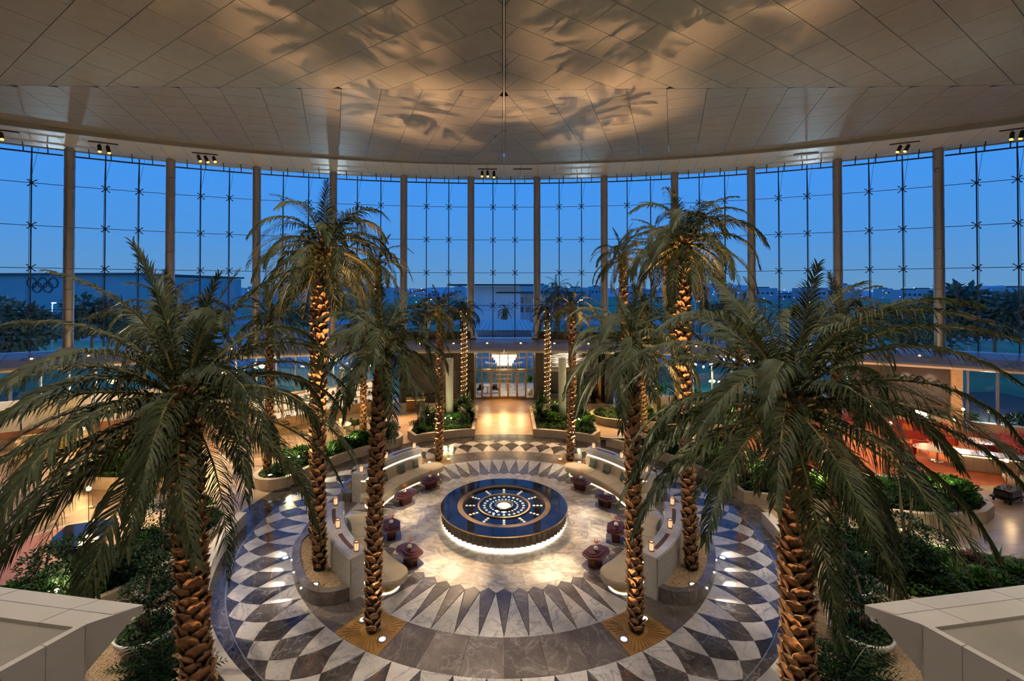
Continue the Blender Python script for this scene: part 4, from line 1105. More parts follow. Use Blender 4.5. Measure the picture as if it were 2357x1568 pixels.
# track lights under the soffit
def track(pxx, heads, targets, label, es=(60000,), col=(1.0, .80, .52), angs=(9,)):
    th = th_of(pxx, 55.6); p = W(55.6, th, CZ + .04)
    t = thing('track_light', label, 'track light', p, -math.radians(th))
    MB().box((0, 0, -.02), (1.55, .10, .05)).build('rail', 'black_metal', t)
    for i in range(heads):
        x = (i - (heads - 1) / 2) * .42 + (.1 if heads == 3 and i == 2 else 0)
        tgt = Vector(targets[i % len(targets)]); hp = Vector((x, 0, -.10))
        wp = Matrix.Rotation(-math.radians(th), 3, 'Z') @ hp + Vector(p)
        dr = (tgt - wp).normalized(); dl = (Matrix.Rotation(math.radians(th), 3, 'Z') @ dr)
        q = hp + Vector((0, 0, -.12)); e_ = q + (dl * .55 + Vector((0, 0, -.35))).normalized() * .5
        hd = MB().tube([tuple(hp), tuple(q)], .03, 6).tube([tuple(q), tuple(e_)], .11, 12).build('lamp_head', 'black_metal', t)
        dd = (e_ - q).normalized()
        MB().tube([tuple(e_ - dd * .01), tuple(e_ + dd * .015)], .095, 12).build('lens', 'lamp_amber', hd)
        wl_ = Matrix.Rotation(-math.radians(th), 3, 'Z') @ (e_ + dd * .08) + Vector(p)
        light('SPOT', tuple(wl_), es[i % len(es)], col, .06, tuple(tgt), angs[i % len(angs)], .75)
track(1122, 3, [(-2.2, -2.6, 0), (1.75, -2.6, 0), (0.0, 8.5, 0)], 'black track light with three amber heads at the middle of the ceiling edge', (30000, 30000, 9000), angs=(9, 9, 40), col=(1.0, .68, .36))
track(472, 3, [(3.3, -.6, 0), (3.9, 5.0, 0), (2.0, -6.0, 6)], 'black track light with three amber heads left of the second steel column', (60000, 45000, 60000), angs=(5.5, 5, 14))
track(238, 2, [(-13, -2.0, 0), (-12, 5.0, 0)], 'black track light with two amber heads at the far left of the ceiling edge', (40000, 40000), angs=(14, 16))
track(2082, 2, [(-4.4, .3, 0), (-4.2, 5.4, 0)], 'black track light with two amber heads at the right of the ceiling edge', (60000, 40000), angs=(5.5, 5))
track(2342, 2, [(13, -2.0, 0), (15, 3.0, 0)], 'black track light with amber heads cut by the right picture edge', (40000, 40000), angs=(14, 16))
track(2, 1, [(-9, -6.0, 3)], 'black track light at the left picture edge', (30000,), angs=(18,))
for pxx, l_ in ((1203, 'empty black track rail in the ceiling edge right of the middle'), (1855, 'empty black track rail in the ceiling edge on the right side')):
    th = th_of(pxx, 55.6); t = tag(MB().box((0, 0, 0), (1.5, .12, .05)).box((0, 0, .04), (1.4, .06, .06)).build('track_rail', 'black_metal', None, False, W(55.6, th, CZ + .02), -math.radians(th)), l_, 'track rail')
# ================================================================ plant templates
def leaf_quad(mb, p, d, up, L, w, mi=0, curl=.25):
    s = d.cross(up)
    s = s.normalized() if s.length > .02 else Vector((1, 0, 0))
    n_ = s.cross(d).normalized(); m_ = p + d * L * .5 + n_ * (L * .06); tip = p + d * L - n_ * (L * curl)
    mb.add([p, m_ + s * w / 2, tip, m_ - s * w / 2], [(0, 1, 2), (0, 2, 3)], mi)
def rdir(r, zmin=-.2):
    while True:
        v = Vector((r.uniform(-1, 1), r.uniform(-1, 1), r.uniform(-1, 1)))
        if .05 < v.length < 1:
            v.normalize()
            if v.z > zmin: return v
def bush_mesh(name, mat, n, R, H, L, w, seed, stem=True):
    r = random.Random(seed); mb = MB()
    lobes = [(Vector((r.uniform(-.4, .4) * R, r.uniform(-.4, .4) * R, H * r.uniform(.45, .75))), r.uniform(.45, .7)) for _ in range(5)]
    for i in range(n):
        c, k = lobes[i % 5]; v = rdir(r)
        p = c + Vector((v.x * R * k, v.y * R * k, v.z * H * .45 * k)) * r.uniform(.55, 1.0)
        p.z = max(p.z, .02)
        d = (v + Vector((0, 0, .35)) + rdir(r, -1) * .5).normalized()
        leaf_quad(mb, p, d, Vector((0, 0, 1)), L * r.uniform(.7, 1.2), w * r.uniform(.8, 1.2))
    return mb.mesh(name, mat)
def strap_mesh(name, mat, n, L, w, seed, stem=0.0, droop=.8):
    r = random.Random(seed); mb = MB()
    for i in range(n):
        f = i / n; az = i * 2.39996 + r.uniform(-.2, .2); e = math.radians(80 - 75 * f + r.uniform(-8, 8)); l = L * r.uniform(.75, 1.1)
        h = Vector((math.cos(az), math.sin(az), 0)); d = h * math.cos(e) + Vector((0, 0, math.sin(e)))
        p = Vector((0, 0, stem)) + h * .03; s = Vector((-h.y, h.x, 0)) * (w / 2); pts = [p]
        for k in range(3):
            d = (d + Vector((0, 0, -.28 * droop * (k + .3)))).normalized(); pts.append(pts[-1] + d * l / 3)
        mb.add([pts[0] - s * .6, pts[0] + s * .6, pts[1] + s, pts[1] - s, pts[2] + s * .8, pts[2] - s * .8, pts[3]], [(0, 1, 2, 3), (3, 2, 4, 5), (5, 4, 6)])
    if stem > .05: mb.tube([(0, 0, 0), (0, 0, stem)], [.05, .04], 6, 1)
    return mb.mesh(name, [mat, 'bark'])
def pinnate_mesh(name, mat, n, L, seed):      # cycad rosette
    r = random.Random(seed); mb = MB()
    for i in range(n):
        az = i * 2.39996; e = math.radians(75 - 80 * (i / n)); d = Vector((math.cos(az) * math.cos(e), math.sin(az) * math.cos(e), math.sin(e))); p = Vector((0, 0, .12))
        lat = Vector((-math.sin(az), math.cos(az), 0)); K = 11
        for k in range(K):
            d = (d + Vector((0, 0, -.085))).normalized(); q = p + d * L / K
            mb.add([p - lat * .008, p + lat * .008, q + lat * .008, q - lat * .008], [(0, 1, 2, 3)])
            for s in (-1, 1):
                l = L * .30 * math.sin(PI * (k + 1.2) / (K + 1.5)); dd = (lat * s * .85 + d * .5 + Vector((0, 0, .12))).normalized()
                leaf_quad(mb, q, dd, Vector((0, 0, 1)), l, .035, 0, .1)
            p = q
    return mb.mesh(name, mat)
T_BUSH = [bush_mesh('foliage', 'leaf_mid', 330, .62, .85, .17, .075, 41), bush_mesh('foliage', 'leaf_dark', 360, .6, .75, .14, .06, 42), bush_mesh('foliage', 'leaf_bright', 300, .55, .7, .18, .085, 43), bush_mesh('foliage', 'leaf_mid', 260, .6, .6, .24, .11, 44)]
T_PURP = bush_mesh('foliage', 'leaf_purple', 260, .5, .5, .13, .06, 45)
T_STRAP = [strap_mesh('foliage', 'leaf_dark', 60, .85, .05, 46), strap_mesh('foliage', 'leaf_mid', 54, .7, .055, 47)]
T_YUCCA = strap_mesh('foliage', 'leaf_dark', 90, .75, .05, 48, 0, .35)
T_CYCAD = pinnate_mesh('foliage', 'leaf_dark', 34, 1.25, 49)
def inside(poly, x, y):
    c = False; n = len(poly)
    for i in range(n):
        x0, y0 = poly[i]; x1, y1 = poly[(i + 1) % n]
        if (y0 > y) != (y1 > y) and x < (x1 - x0) * (y - y0) / (y1 - y0) + x0: c = not c
    return c
def smoothpoly(poly, it=2):
    for _ in range(it):
        out = []
        for i in range(len(poly)):
            p, q = Vector(poly[i]), Vector(poly[(i + 1) % len(poly)]); out += [tuple(p * .75 + q * .25), tuple(p * .25 + q * .75)]
        poly = out
    return poly
def offset(poly, g):
    n = len(poly); a = sum(poly[i][0] * poly[(i + 1) % n][1] - poly[(i + 1) % n][0] * poly[i][1] for i in range(n))
    if a < 0: poly = poly[::-1]
    out = []
    for i in range(n):
        d_ = (Vector(poly[(i + 1) % n]) - Vector(poly[i - 1])).normalized(); out.append(tuple(Vector(poly[i]) + Vector((-d_.y, d_.x)) * g))
    return (poly, out)
AVOID = [(o.location.x, o.location.y, .45) for o in bpy.data.objects if o.name.startswith('date_palm')] + [(-3.85, 13.5, .75), (4.12, 13.5, .75)]
GARDEN = (.95, .90, .40)
def bed(poly, where, h=.5, wall='stone_beige', fill='soil', cover=900, shrubs=10, seed=1, kinds=(0, 1, 2, 3), straps=2, purple=0, lights=3, le=9, cat='planter', wt=.22, coverr=.0, mats=('leaf_mid', 'leaf_dark', 'leaf_bright')):
    r = random.Random(seed); outer, inner = offset(poly, wt); n = len(outer)
    cx = sum(p[0] for p in poly) / n; cy = sum(p[1] for p in poly) / n
    t = thing('planter_bed', 'low beige stone planter wall enclosing ' + where, cat, (cx, cy, 0))
    step = max(1, n // 16); i = 0
    while i < n:
        j = min(n, i + step)
        o_ = [outer[k % n] for k in range(i, j + 1)]; q_ = [inner[k % n] for k in range(j, i - 1, -1)]
        part(MB().prism(o_ + q_, 0, h), 'wall_block', wall, t); i = j
    part(MB().prism(inner, .02, h - .09), 'soil', fill, t)
    xs_ = [p[0] for p in inner]; ys_ = [p[1] for p in inner]
    def rp(m=.15):
        for _ in range(600):
            x, y = r.uniform(min(xs_), max(xs_)), r.uniform(min(ys_), max(ys_))
            if m > .2 and any((x - ax) ** 2 + (y - ay) ** 2 < (ar + m) ** 2 for ax, ay, ar in AVOID): continue
            if inside(inner, x, y) and inside(inner, x + m, y) and inside(inner, x - m, y) and inside(inner, x, y + m) and inside(inner, x, y - m): return x, y
        return cx, cy
    if cover:
        mb = MB()
        for _ in range(cover):
            x, y = rp(.12); rr_ = r.randrange(3)
            for q in range(5):
                d = rdir(r, .05); leaf_quad(mb, Vector((x + r.uniform(-.1, .1), y + r.uniform(-.1, .1), h - .09 + r.uniform(0, .18))), d, Vector((0, 0, 1)), r.uniform(.10, .20), r.uniform(.05, .09), rr_)
        g = mb.build('ground_cover', list(mats)); tag(g, 'mixed green ground cover leaves in ' + where, 'ground cover', kind='stuff')
    for k in range(shrubs):
        x, y = rp(.35); kd = kinds[k % len(kinds)]
        s = thing('garden_shrub', 'leafy green shrub among the plants of ' + where, 'shrub', (x, y, h - .1), r.uniform(0, 6.3), 'shrubs in ' + where)
        link('foliage', T_BUSH[kd], s, None, 0, r.uniform(.75, 1.15)); MB().tube([(0, 0, -.03), (0, 0, .3)], .025, 5).build('stem', 'bark', s)
    for k in range(straps):
        x, y = rp(.3); s = thing('strap_plant', 'dark strap-leaved plant in ' + where, 'plant', (x, y, h - .1), r.uniform(0, 6.3), 'strap-leaved plants in ' + where)
        link('foliage', T_STRAP[k % 2], s, None, 0, r.uniform(.8, 1.2))
    for k in range(purple):
        x, y = rp(.3); s = thing('purple_shrub', 'dark purple-leaved shrub in ' + where, 'shrub', (x, y, h - .1), r.uniform(0, 6.3), 'purple shrubs in ' + where)
        link('foliage', T_PURP, s, None, 0, r.uniform(.8, 1.1))
    for k in range(lights):
        x, y = rp(.25); s = thing('garden_spike_light', 'small warm spike light among the leaves of ' + where, 'garden light', (x, y, h - .1), 0, 'spike lights in ' + where)
        MB().tube([(0, 0, 0), (0, 0, .5)], .012, 5).build('spike', 'black_metal', s)
        MB().lathe([(.02, .5), (.045, .52), (.045, .58), (.0, .60)], 8).build('lamp_head', 'lamp_warm', s)
        if k % 2 == 0: light('POINT', (x, y, h + .62), le * 3.5, GARDEN, .12)
    return t, inner, rp
bed(banana(10.75, 12.9, -147, -103, 20, 8), 'the long planter left of the court', shrubs=18, seed=21, straps=4, purple=2, lights=6, le=24, cover=900)
P = arc(10.75, 147, 97, 16) + smoothpoly([(11.6, .95), (12.5, .85), (15, -.2), (17.5, -.9), (20.2, -.4), (21.3, 1.4), (19.5, 3.2), (16, 3.5), (13.6, 5.2), (12.0, 8.2), (10.2, 10.2), (8.0, 11.6)], 1)[1:-1]
bed(P, 'the wide bed right of the court', shrubs=44, seed=22, straps=7, purple=2, lights=11, le=48, cover=2200, kinds=(2, 0, 2, 3, 0, 1))
bed(smoothpoly([(6.4, 13.4), (9, 12.3), (12.5, 12.0), (16, 11), (19, 9.3), (20.4, 11.2), (16, 14.8), (12, 16.2), (8, 16.6), (6.2, 15.2)]), 'the back bed right of the entrance', shrubs=26, seed=23, straps=5, purple=2, lights=7, le=34, cover=1300, kinds=(2, 0, 1))
EL = arc(10.85, -170, -149.5, 8) + [(-6.15, 10.3), (-6.2, 11.8), (-5.7, 13.8), (-4.9, 16.2), (-4.0, 17.6), (-2.6, 17.6), (-1.95, 16.5)]
ER = [(-x, y) for x, y in EL]
for pl_, w in ((EL, 'left'), (ER, 'right')):
    t_, inn_, rp_ = bed(pl_, 'the rounded planter %s of the entrance aisle' % w, shrubs=13, seed=24 if w == 'left' else 25, straps=2, lights=3, le=10, cover=700, kinds=(1, 1, 0, 2))
    sx = -1 if w == 'left' else 1
    for k, (x, y, s) in enumerate(((2.45, 12.9, 1.3), (5.35, 12.7, 1.1), (2.9, 15.3, 1.5))):
        yk = thing('yucca', 'spiky dark yucca, %s, in the %s entrance planter' % (['in front beside the aisle', 'on the outer side', 'at the back below the fairy light palm'][k], w), 'yucca', (sx * x, y, .38), k)
        link('foliage', T_YUCCA, yk, (0, 0, .55), 0, s); link('foliage', T_YUCCA, yk, (.25, .2, .2), 1, s * .8)
        MB().tube([(0, 0, 0), (.03, .02, .6)], [.06, .05], 6).build('stem', 'bark', yk)
bed(smoothpoly([(-15.2, 4.6), (-16, 2.9), (-19, 2.6), (-22.0, 3.3), (-21.5, 5.2), (-17, 5.8)]), 'the bed in the left lounge', shrubs=9, seed=26, lights=2, le=10, cover=500)
FLB = [(-10.75, -.6), (-10.95, -3.8), (-11.5, -5.6), (-12.9, -6.9), (-15.2, -7.4), (-16.6, -6.2), (-13.9, -5.5), (-12.9, -3.6), (-13.1, -1.0), (-12.3, .2)]
bed(smoothpoly(FLB, 1), 'the shrub bed behind the large left palm', shrubs=15, seed=27, straps=5, purple=1, lights=3, le=9, cover=900, kinds=(1, 0, 1))
FRB = [(10.75, -.9), (10.95, -3.8), (11.5, -5.6), (12.9, -6.6), (15.5, -6.6), (18.5, -5.6), (19.5, -4.0), (16.5, -3.4), (14.0, -2.3), (12.6, -1.0)]
bed(smoothpoly(FRB, 1), 'the shrub bed behind the large right palm', shrubs=22, seed=28, straps=6, purple=2, lights=4, le=10, cover=1300, kinds=(1, 0, 1, 2))

# gravel beds round the two large palms
for sx, w in ((-1, 'left'), (1, 'right')):
    pl_ = thing('gravel_bed', 'pale kerbed bed of golden gravel round the large %s palm' % w, 'gravel bed', (sx * 7.5, -9, 0))
    for k in range(9):
        a0, a1 = 6 + k * 9.0, 6 + (k + 1) * 9.0
        part(MB().prism(shrink(sector(10.42, 10.78, sx * a0, sx * a1, 5), .003), 0, .5), 'kerb_stone', 'stone_pale', pl_)
    pg = arc(10.78, sx * 6, sx * 87, 24) + [(sx * 14.5, -.6), (sx * 16.0, -9), (sx * 12, -13), (sx * 2.0, -13)]
    part(MB().prism(pg, 0.0, .30), 'gravel_fill', 'gravel', pl_)
    pb = MB(); rr = random.Random(60 + sx)
    for k in range(5200):
        a = rr.uniform(20, 80); r_ = rr.uniform(10.8, 13.2); p = polar(r_, sx * a); sz = rr.uniform(.014, .034)
        s1, s2 = rr.uniform(.6, 1.2), rr.uniform(.6, 1.2); q = rr.uniform(0, 3)
        vs = [(p[0] + sz * s1 * math.cos(q + i * 2.094), p[1] + sz * s2 * math.sin(q + i * 2.094), .298) for i in range(3)] + [(p[0] + sz * .2, p[1], .30 + sz * .8)]
        pb.add(vs, [(0, 1, 3), (1, 2, 3), (2, 0, 3)])
    tag(part(pb, 'gravel', 'pebble', pl_), kind='stuff')

# cloud-pruned trees in bowls
def ball_mesh(name, mat, n, R, L, seed):
    r = random.Random(seed); mb = MB()
    for i in range(n):
        v = rdir(r, -1); p = Vector((v.x * R, v.y * R, v.z * R * .72)) * r.uniform(.72, 1.0); d = (v * .8 + rdir(r, -1) * .7 + Vector((0, 0, .2))).normalized()
        leaf_quad(mb, p, d, Vector((0, 0, 1)), L * r.uniform(.7, 1.2), L * .55)
    return mb.mesh(name, mat)
T_BALL = [ball_mesh('foliage_ball', 'leaf_dark', 520, .5, .095, 70 + k) for k in range(3)]
def cloud_tree(p, label, balls, trunk):
    t = thing('cloud_tree', label, 'topiary tree', p)
    for pts, rd in trunk: MB().tube(pts, rd, 7).build('trunk', 'bark', t, True)
    for k, (x, y, z, s) in enumerate(balls): tag(link('foliage_ball', T_BALL[k % 3], t, (x, y, z), k * 1.3, s), kind='stuff')
    return t
def bowl(p, r_, label):
    t = thing('bowl_planter', label, 'planter', p)
    MB().lathe([(r_ * .35, 0), (r_ * .7, .12), (r_ * .95, .32), (r_, .46), (r_ * .93, .46), (r_ * .88, .36), (0, .35)], 28).build('bowl', 'white_paint', t, True)
    MB().lathe([(0, .36), (r_ * .88, .37), (0, .42)], 20).build('soil', 'soil', t)
    rr = random.Random(int(r_ * 100 + p[0] * 7)); mb = MB()
    for _ in range(260):
        a, q = rr.uniform(0, 6.28), r_ * .9 * rr.random() ** .5
        leaf_quad(mb, Vector((math.cos(a) * q, math.sin(a) * q, .38 + rr.uniform(0, .14))), rdir(rr, .0), Vector((0, 0, 1)), rr.uniform(.08, .15), .07)
    tag(mb.build('underplanting', 'leaf_mid', t), kind='stuff')
    return t
TR1 = [(0, 0, 2.75, .62), (.35, .1, 2.05, 1.0), (-.45, 0, 1.75, 1.0), (.05, -.2, 1.35, .9), (.5, .1, 1.0, .95), (-.35, -.1, .80, .85)]
TK1 = [([(0, 0, .1), (.05, 0, .6), (-.05, .02, 1.3), (.02, 0, 2.0), (0, 0, 2.7)], [.06, .055, .045, .035, .02]), ([(0, 0, .55), (.2, .05, .8), (.42, .08, 1.05)], [.04, .03, .02]), ([(0, 0, 1.0), (-.2, 0, 1.3), (-.4, 0, 1.65)], [.035, .03, .02])]
for sx, w in ((-1, 'left'), (1, 'right')):
    bowl((sx * 10.25, -5.45, .30), .62, 'white bowl planter on the %s gravel, the one farther from the camera' % w)
    bowl((sx * 9.25, -7.3, .30), .72, 'white bowl planter on the %s gravel, the one nearer the camera' % w)
    cloud_tree((sx * 10.25, -5.45, .66), 'cloud-pruned tree with dark leaf balls in the farther bowl on the %s gravel' % w, [(sx * a, b, c * .95, d) for a, b, c, d in TR1], [([(sx * q[0], q[1], q[2] * .95) for q in p_], r_) for p_, r_ in TK1])
    cloud_tree((sx * 9.25, -7.3, .66), 'low cloud-pruned tree in the nearer bowl on the %s gravel' % w, [(0, 0, 1.15, .95), (sx * .4, .2, .85, .9), (sx * -.35, 0, .75, .8), (0, .3, 1.6, .7)], [([(0, 0, .05), (.04, 0, .5), (0, .05, 1.1), (0, .25, 1.5)], [.05, .045, .03, .02]), ([(sx * .15, 0, .05), (sx * .2, .1, .4), (sx * .4, .2, .8)], [.04, .03, .02])])
cloud_tree((12.6, -4.6, .4), 'cloud-pruned tree with bare pale stems right of the shrub bed behind the right palm', [(-.1, 0, 3.3, .72), (.35, 0, 2.75, .62), (-.5, .1, 2.6, .75), (.1, 0, 1.5, 1.25), (.7, -.2, 1.2, 1.2), (-.5, -.3, 1.0, 1.2)], [([(0, 0, 0), (.15, 0, 1.0), (0, 0, 2.2), (-.1, 0, 3.2)], [.07, .06, .045, .025]), ([(.1, 0, .9), (.3, 0, 1.8), (.35, 0, 2.6)], [.05, .04, .025])])
cloud_tree((-13.0, -5.6, .4), 'broad round shrub tree left of the bowls on the left gravel', [(0, 0, 1.15, 1.5), (.7, .1, .9, 1.3), (-.6, 0, .95, 1.3), (.1, -.4, .7, 1.3)], [([(0, 0, 0), (0, 0, 1.0)], [.06, .04])])
for sx, w in ((-1, 'left'), (1, 'right')):
    for k, (x, y, s) in enumerate(((7.55, -8.95, .95), (8.3, -8.4, .8))):
        c = thing('cycad', '%s feathery dark cycad at the bottom %s corner of the gravel' % (['larger', 'smaller'][k], w), 'cycad', (sx * x, y, .30), k * 1.1)
        link('foliage', T_CYCAD, c, None, 0, s); MB().lathe([(.10, 0), (.14, .08), (.08, .2)], 10).build('stem', 'bark', c)
# ================================================================ balcony parapets in the two lower corners
def parapet(sx, w):
    t = thing('balcony_parapet', 'angular white balcony parapet in the lower %s corner of the view' % w, 'parapet', (sx * 5.0, -14.4, 5.6))
    F = lambda x, d, z: (sx * x, d - 19.35, z)
    zt = 6.0
    near0, near1, tip, far, = (4.62, 4.25), (4.37, 4.86), (4.0, 5.16), (5.95, 5.48)
    in0, in1 = (5.5, 5.05), (4.43, 4.85)
    fl_ = lambda f: f if sx < 0 else tuple(f[::-1])
    def solid(name, top, bot, mat):
        n = len(top); vs = [F(*p) for p in top] + [F(*p) for p in bot]
        part(MB().add(vs, [tuple(range(n)), tuple(range(n, 2 * n))[::-1]] + [(i, n + i, n + (i + 1) % n, (i + 1) % n) for i in range(n)]), name, mat, t)
    # coping slabs along the far edge
    def lerp(a, b, k): return (a[0] + (b[0] - a[0]) * k, a[1] + (b[1] - a[1]) * k)
    fo0, fo1 = tip, (9.5, 6.05); fi0, fi1 = in1, (9.5, 5.65)
    ks = [0, .10, .30, .62, 1.0]
    for k0, k1 in zip(ks[:-1], ks[1:]):
        a, b = lerp(fo0, fo1, k0 + .001), lerp(fo0, fo1, k1 - .001); c, d = lerp(fi0, fi1, k1 - .001), lerp(fi0, fi1, k0 + .001)
        m1, m2 = lerp(a, d, .5), lerp(b, c, .5)
        solid('coping_slab', [(*a, zt), (*b, zt), (*m2, zt + .004), (*m1, zt + .004)], [(*a, zt - .10), (*b, zt - .10), (*m2, zt - .1), (*m1, zt - .1)], 'panel_white')
        solid('coping_slab', [(*lerp(m1, d, .015), zt), (*lerp(m2, c, .015), zt), (*c, zt - .03), (*d, zt - .03)], [(*m1, zt - .12), (*m2, zt - .12), (*c, zt - .14), (*d, zt - .14)], 'panel_white')
    # recessed dull deck behind the coping
    solid('recessed_deck', [(*in1, zt - .07), (9.5, 5.65, zt - .07), (9.5, 2.5, zt - .07), (4.95, 2.5, zt - .07), (*near0, zt - .07)], [(*in1, zt - .3), (9.5, 5.65, zt - .3), (9.5, 2.5, zt - .3), (4.95, 2.5, zt - .3), (*near0, zt - .3)], 'panel_dull')
    # prow: triangular end panel, then the long side panel
    solid('end_panel', [(*near1, zt), (*tip, zt), (*lerp(tip, fo1, .03), zt - .02)], [(near1[0] + .02, near1[1], zt - .62), (near1[0] + .05, near1[1] + .06, zt - .55), (near1[0] + .2, near1[1] + .15, zt - .5)], 'panel_white')
    s0, s1 = (near1[0] + .004, near1[1] - .008), near0
    for k0, k1 in ((0, .48), (.49, 2.6)):
        a, b = lerp(s0, s1, k0), lerp(s0, s1, k1)
        solid('side_panel', [(*a, zt), (*b, zt), (b[0] + .07, b[1] + .02, zt), (a[0] + .07, a[1] + .02, zt)], [(a[0] + .03, a[1], zt - 1.6), (b[0] + .03, b[1], zt - 1.6), (b[0] + .12, b[1], zt - 1.6), (a[0] + .12, a[1], zt - 1.6)], 'panel_white')
parapet(-1, 'left'); parapet(1, 'right')
# ================================================================ entrance fittings
desk = thing('reception_desk', 'wooden reception desk with a glowing plinth left of the entrance', 'desk', (-6.95, 17.3, 0), math.radians(8))
MB().box((0, 0, .45), (1.45, .6, .78)).build('body', 'wood', desk)
for k in range(6): MB().box((-.6 + k * .24, -.31, .42), (.225, .03, .66)).build('front_slat', 'wood', desk)
MB().box((0, 0, 1.0), (1.55, .7, .24)).build('upper_band', 'wood_light', desk)
MB().box((0, -.28, .82), (1.40, .03, .05)).build('light_strip', 'lamp_warm', desk)
MB().box((0, 0, .03), (1.35, .5, .06)).build('plinth', 'brass', desk)
MB().box((0, 0, 1.135), (1.58, .74, .03)).build('counter', 'marble_dark', desk)
vz = thing('orange_flower_vase', 'small vase of orange flowers on the reception desk', 'vase', (-6.4, 17.4, 1.15))
MB().lathe([(.04, 0), (.08, .08), (.04, .18), (.05, .2)], 12).build('body', 'ceramic', vz, True)
link('foliage', bush_mesh('flowers', 'leaf_yellow', 60, .22, .4, .10, .06, 7), vz, (0, 0, .12), 0, .8)
# hanging artwork of glowing bars and the escalator in the alcove
art = thing('bar_artwork', 'wall artwork of many short glowing horizontal bars right of the doors', 'artwork', (5.6, 22.95, 3.3))
bar_me = MB().box((0, 0, 0), (1, .03, .028)).mesh('bar', 'art_bar')
rr = random.Random(5)
for k in range(58):
    z = -.85 + 1.65 * k / 58; wd = 2.3 * (1 - abs(k / 58 - .62) * .9)
    o = link('bar', bar_me, art, (rr.uniform(-.5, .5) * wd, rr.uniform(-.1, .1), z)); o.scale = (rr.uniform(.5, 1.5), 1, 1)
MB().box((0, .14, 0), (4.4, .04, 1.9)).build('back_panel', 'panel_dull', art)
esc = thing('escalator', 'dark escalator with glass sides going down in the entrance alcove', 'escalator', (7.1, 19.7, 0))
for s in (-.55, .55):
    MB().box((s, 1.2, .5), (.03, 2.6, .8)).build('glass_side', 'glass_lower', esc)
    MB().tube([(s, -.25, .1), (s, -.3, .7), (s, -.1, .95), (s, 1.2, .95), (s, 2.5, .95)], .045, 6).build('handrail', 'black_metal', esc)
    MB().box((s, 1.1, .06), (.2, 2.8, .14)).build('skirt', 'steel_bright', esc)
for k in range(9): MB().box((0, .1 + k * .27, .03 - .003 * k), (.95, .25, .06)).build('step', 'dark_steel', esc)
lf = thing('escalator_reflection', 'amber reflection of the escalator built as slanting glowing lines', 'reflection', (7.6, 21.2, 0))  # the escalator's amber reflection, modelled as glowing bars
for k in range(22):
    MB().box((.1 + k * .022, 0, .35 + k * .105), (.40, .05, .035)).build('reflection_line', 'lamp_amber', lf)
MB().add([(-.15, .06, .2), (.45, .06, .2), (.95, .06, 2.8), (.35, .06, 2.8), (-.15, .1, .2), (.45, .1, .2), (.95, .1, 2.8), (.35, .1, 2.8)], [(0, 1, 2, 3), (7, 6, 5, 4), (0, 4, 5, 1), (1, 5, 6, 2), (2, 6, 7, 3), (3, 7, 4, 0)]).build('board', 'wood', lf)
sc_ = thing('leaning_steel_column', 'leaning polished steel column at the right of the entrance alcove', 'column', (7.7, 20.3, 0))
MB().tube([(-.1, 0, 0), (.35, 0, 4.4)], .22, 16).build('shaft', 'steel_bright', sc_, True)
MB().lathe([(.3, 0), (.3, .05), (.24, .08)], 16).build('base_ring', 'steel', sc_)
light('SPOT', (-5.0, 18.6, 4.3), 420, (1.0, .74, .48), .05, (-5.2, 19.6, 1.5), 70, .8)
light('SPOT', (5.8, 21.0, 4.3), 300, (1.0, .80, .62), .05, (5.8, 23.2, 1.6), 90, .8)
light('SPOT', (0.0, 20.3, 4.3), 2400, (1.0, .43, .09), .8, (0.0, 18.4, 0), 75, .8)
light('SPOT', (0.0, 17.9, 4.4), 2400, (1.0, .42, .08), .4, (0.0, 14.7, 0), 46, .6)
# furniture inside the vestibule
def chair(p, rz, label, mat, grp=None, legs='wood', s=1.0, back=True):
    t = thing('armchair', label, 'chair', p, rz, grp)
    MB().prism(roundpoly([(-.3, -.3), (.3, -.3), (.3, .28), (-.3, .28)], .08), .30 * s, .45 * s).build('seat', mat, t)
    n = 10; pts = []
    for i in range(n + 1):
        a = math.radians(-20 + 220 * i / n); pts.append((.33 * math.cos(a), .31 * math.sin(a)))
    outp = [(x * 1.18, y * 1.18) for x, y in pts]
    MB().prism(pts + outp[::-1], .32 * s, .74 * s).build('backrest', mat, t)
    for sx_ in (-1, 1):
        for sy_ in (-1, 1): MB().tube([(sx_ * .22, sy_ * .22, .31 * s), (sx_ * .27, sy_ * .27, 0)], [.022, .014], 5).build('leg', legs, t)
    return t
def rtable(p, r_, label, top='marble_white', base='brass', grp=None, sx_=1.0, h=.74):
    t = thing('pedestal_table', label, 'table', p, 0, grp)
    o = MB().lathe([(r_ * .96, h - .035), (r_, h - .015), (r_ * .98, h), (0, h)], 28).build('table_top', top, t); o.scale = (sx_, 1, 1)
    MB().lathe([(.05, .04), (.04, h - .04)], 10).build('stem', base, t)
    MB().lathe([(.28, 0), (.27, .03), (.06, .05)], 20).build('foot', base, t)
    return t
rtable((-1.5, 23.2, 0), .45, 'small table standing behind the glass entrance doors')
chair((-2.2, 23.3, 0), -1.57, 'dark chair left of the table behind the entrance doors', 'piano_black')
chair((-.75, 23.4, 0), 1.57, 'dark chair right of the table behind the entrance doors', 'piano_black')
pt = thing('vestibule_plant', 'tall yellow-lit plant inside the right of the entrance doors', 'plant', (2.35, 22.6, 0))
MB().lathe([(.18, 0), (.25, .2), (.22, .5)], 14).build('pot', 'ceramic', pt, True); link('foliage', T_BUSH[2], pt, (0, 0, .5), 0, (.5, .5, 1.9))

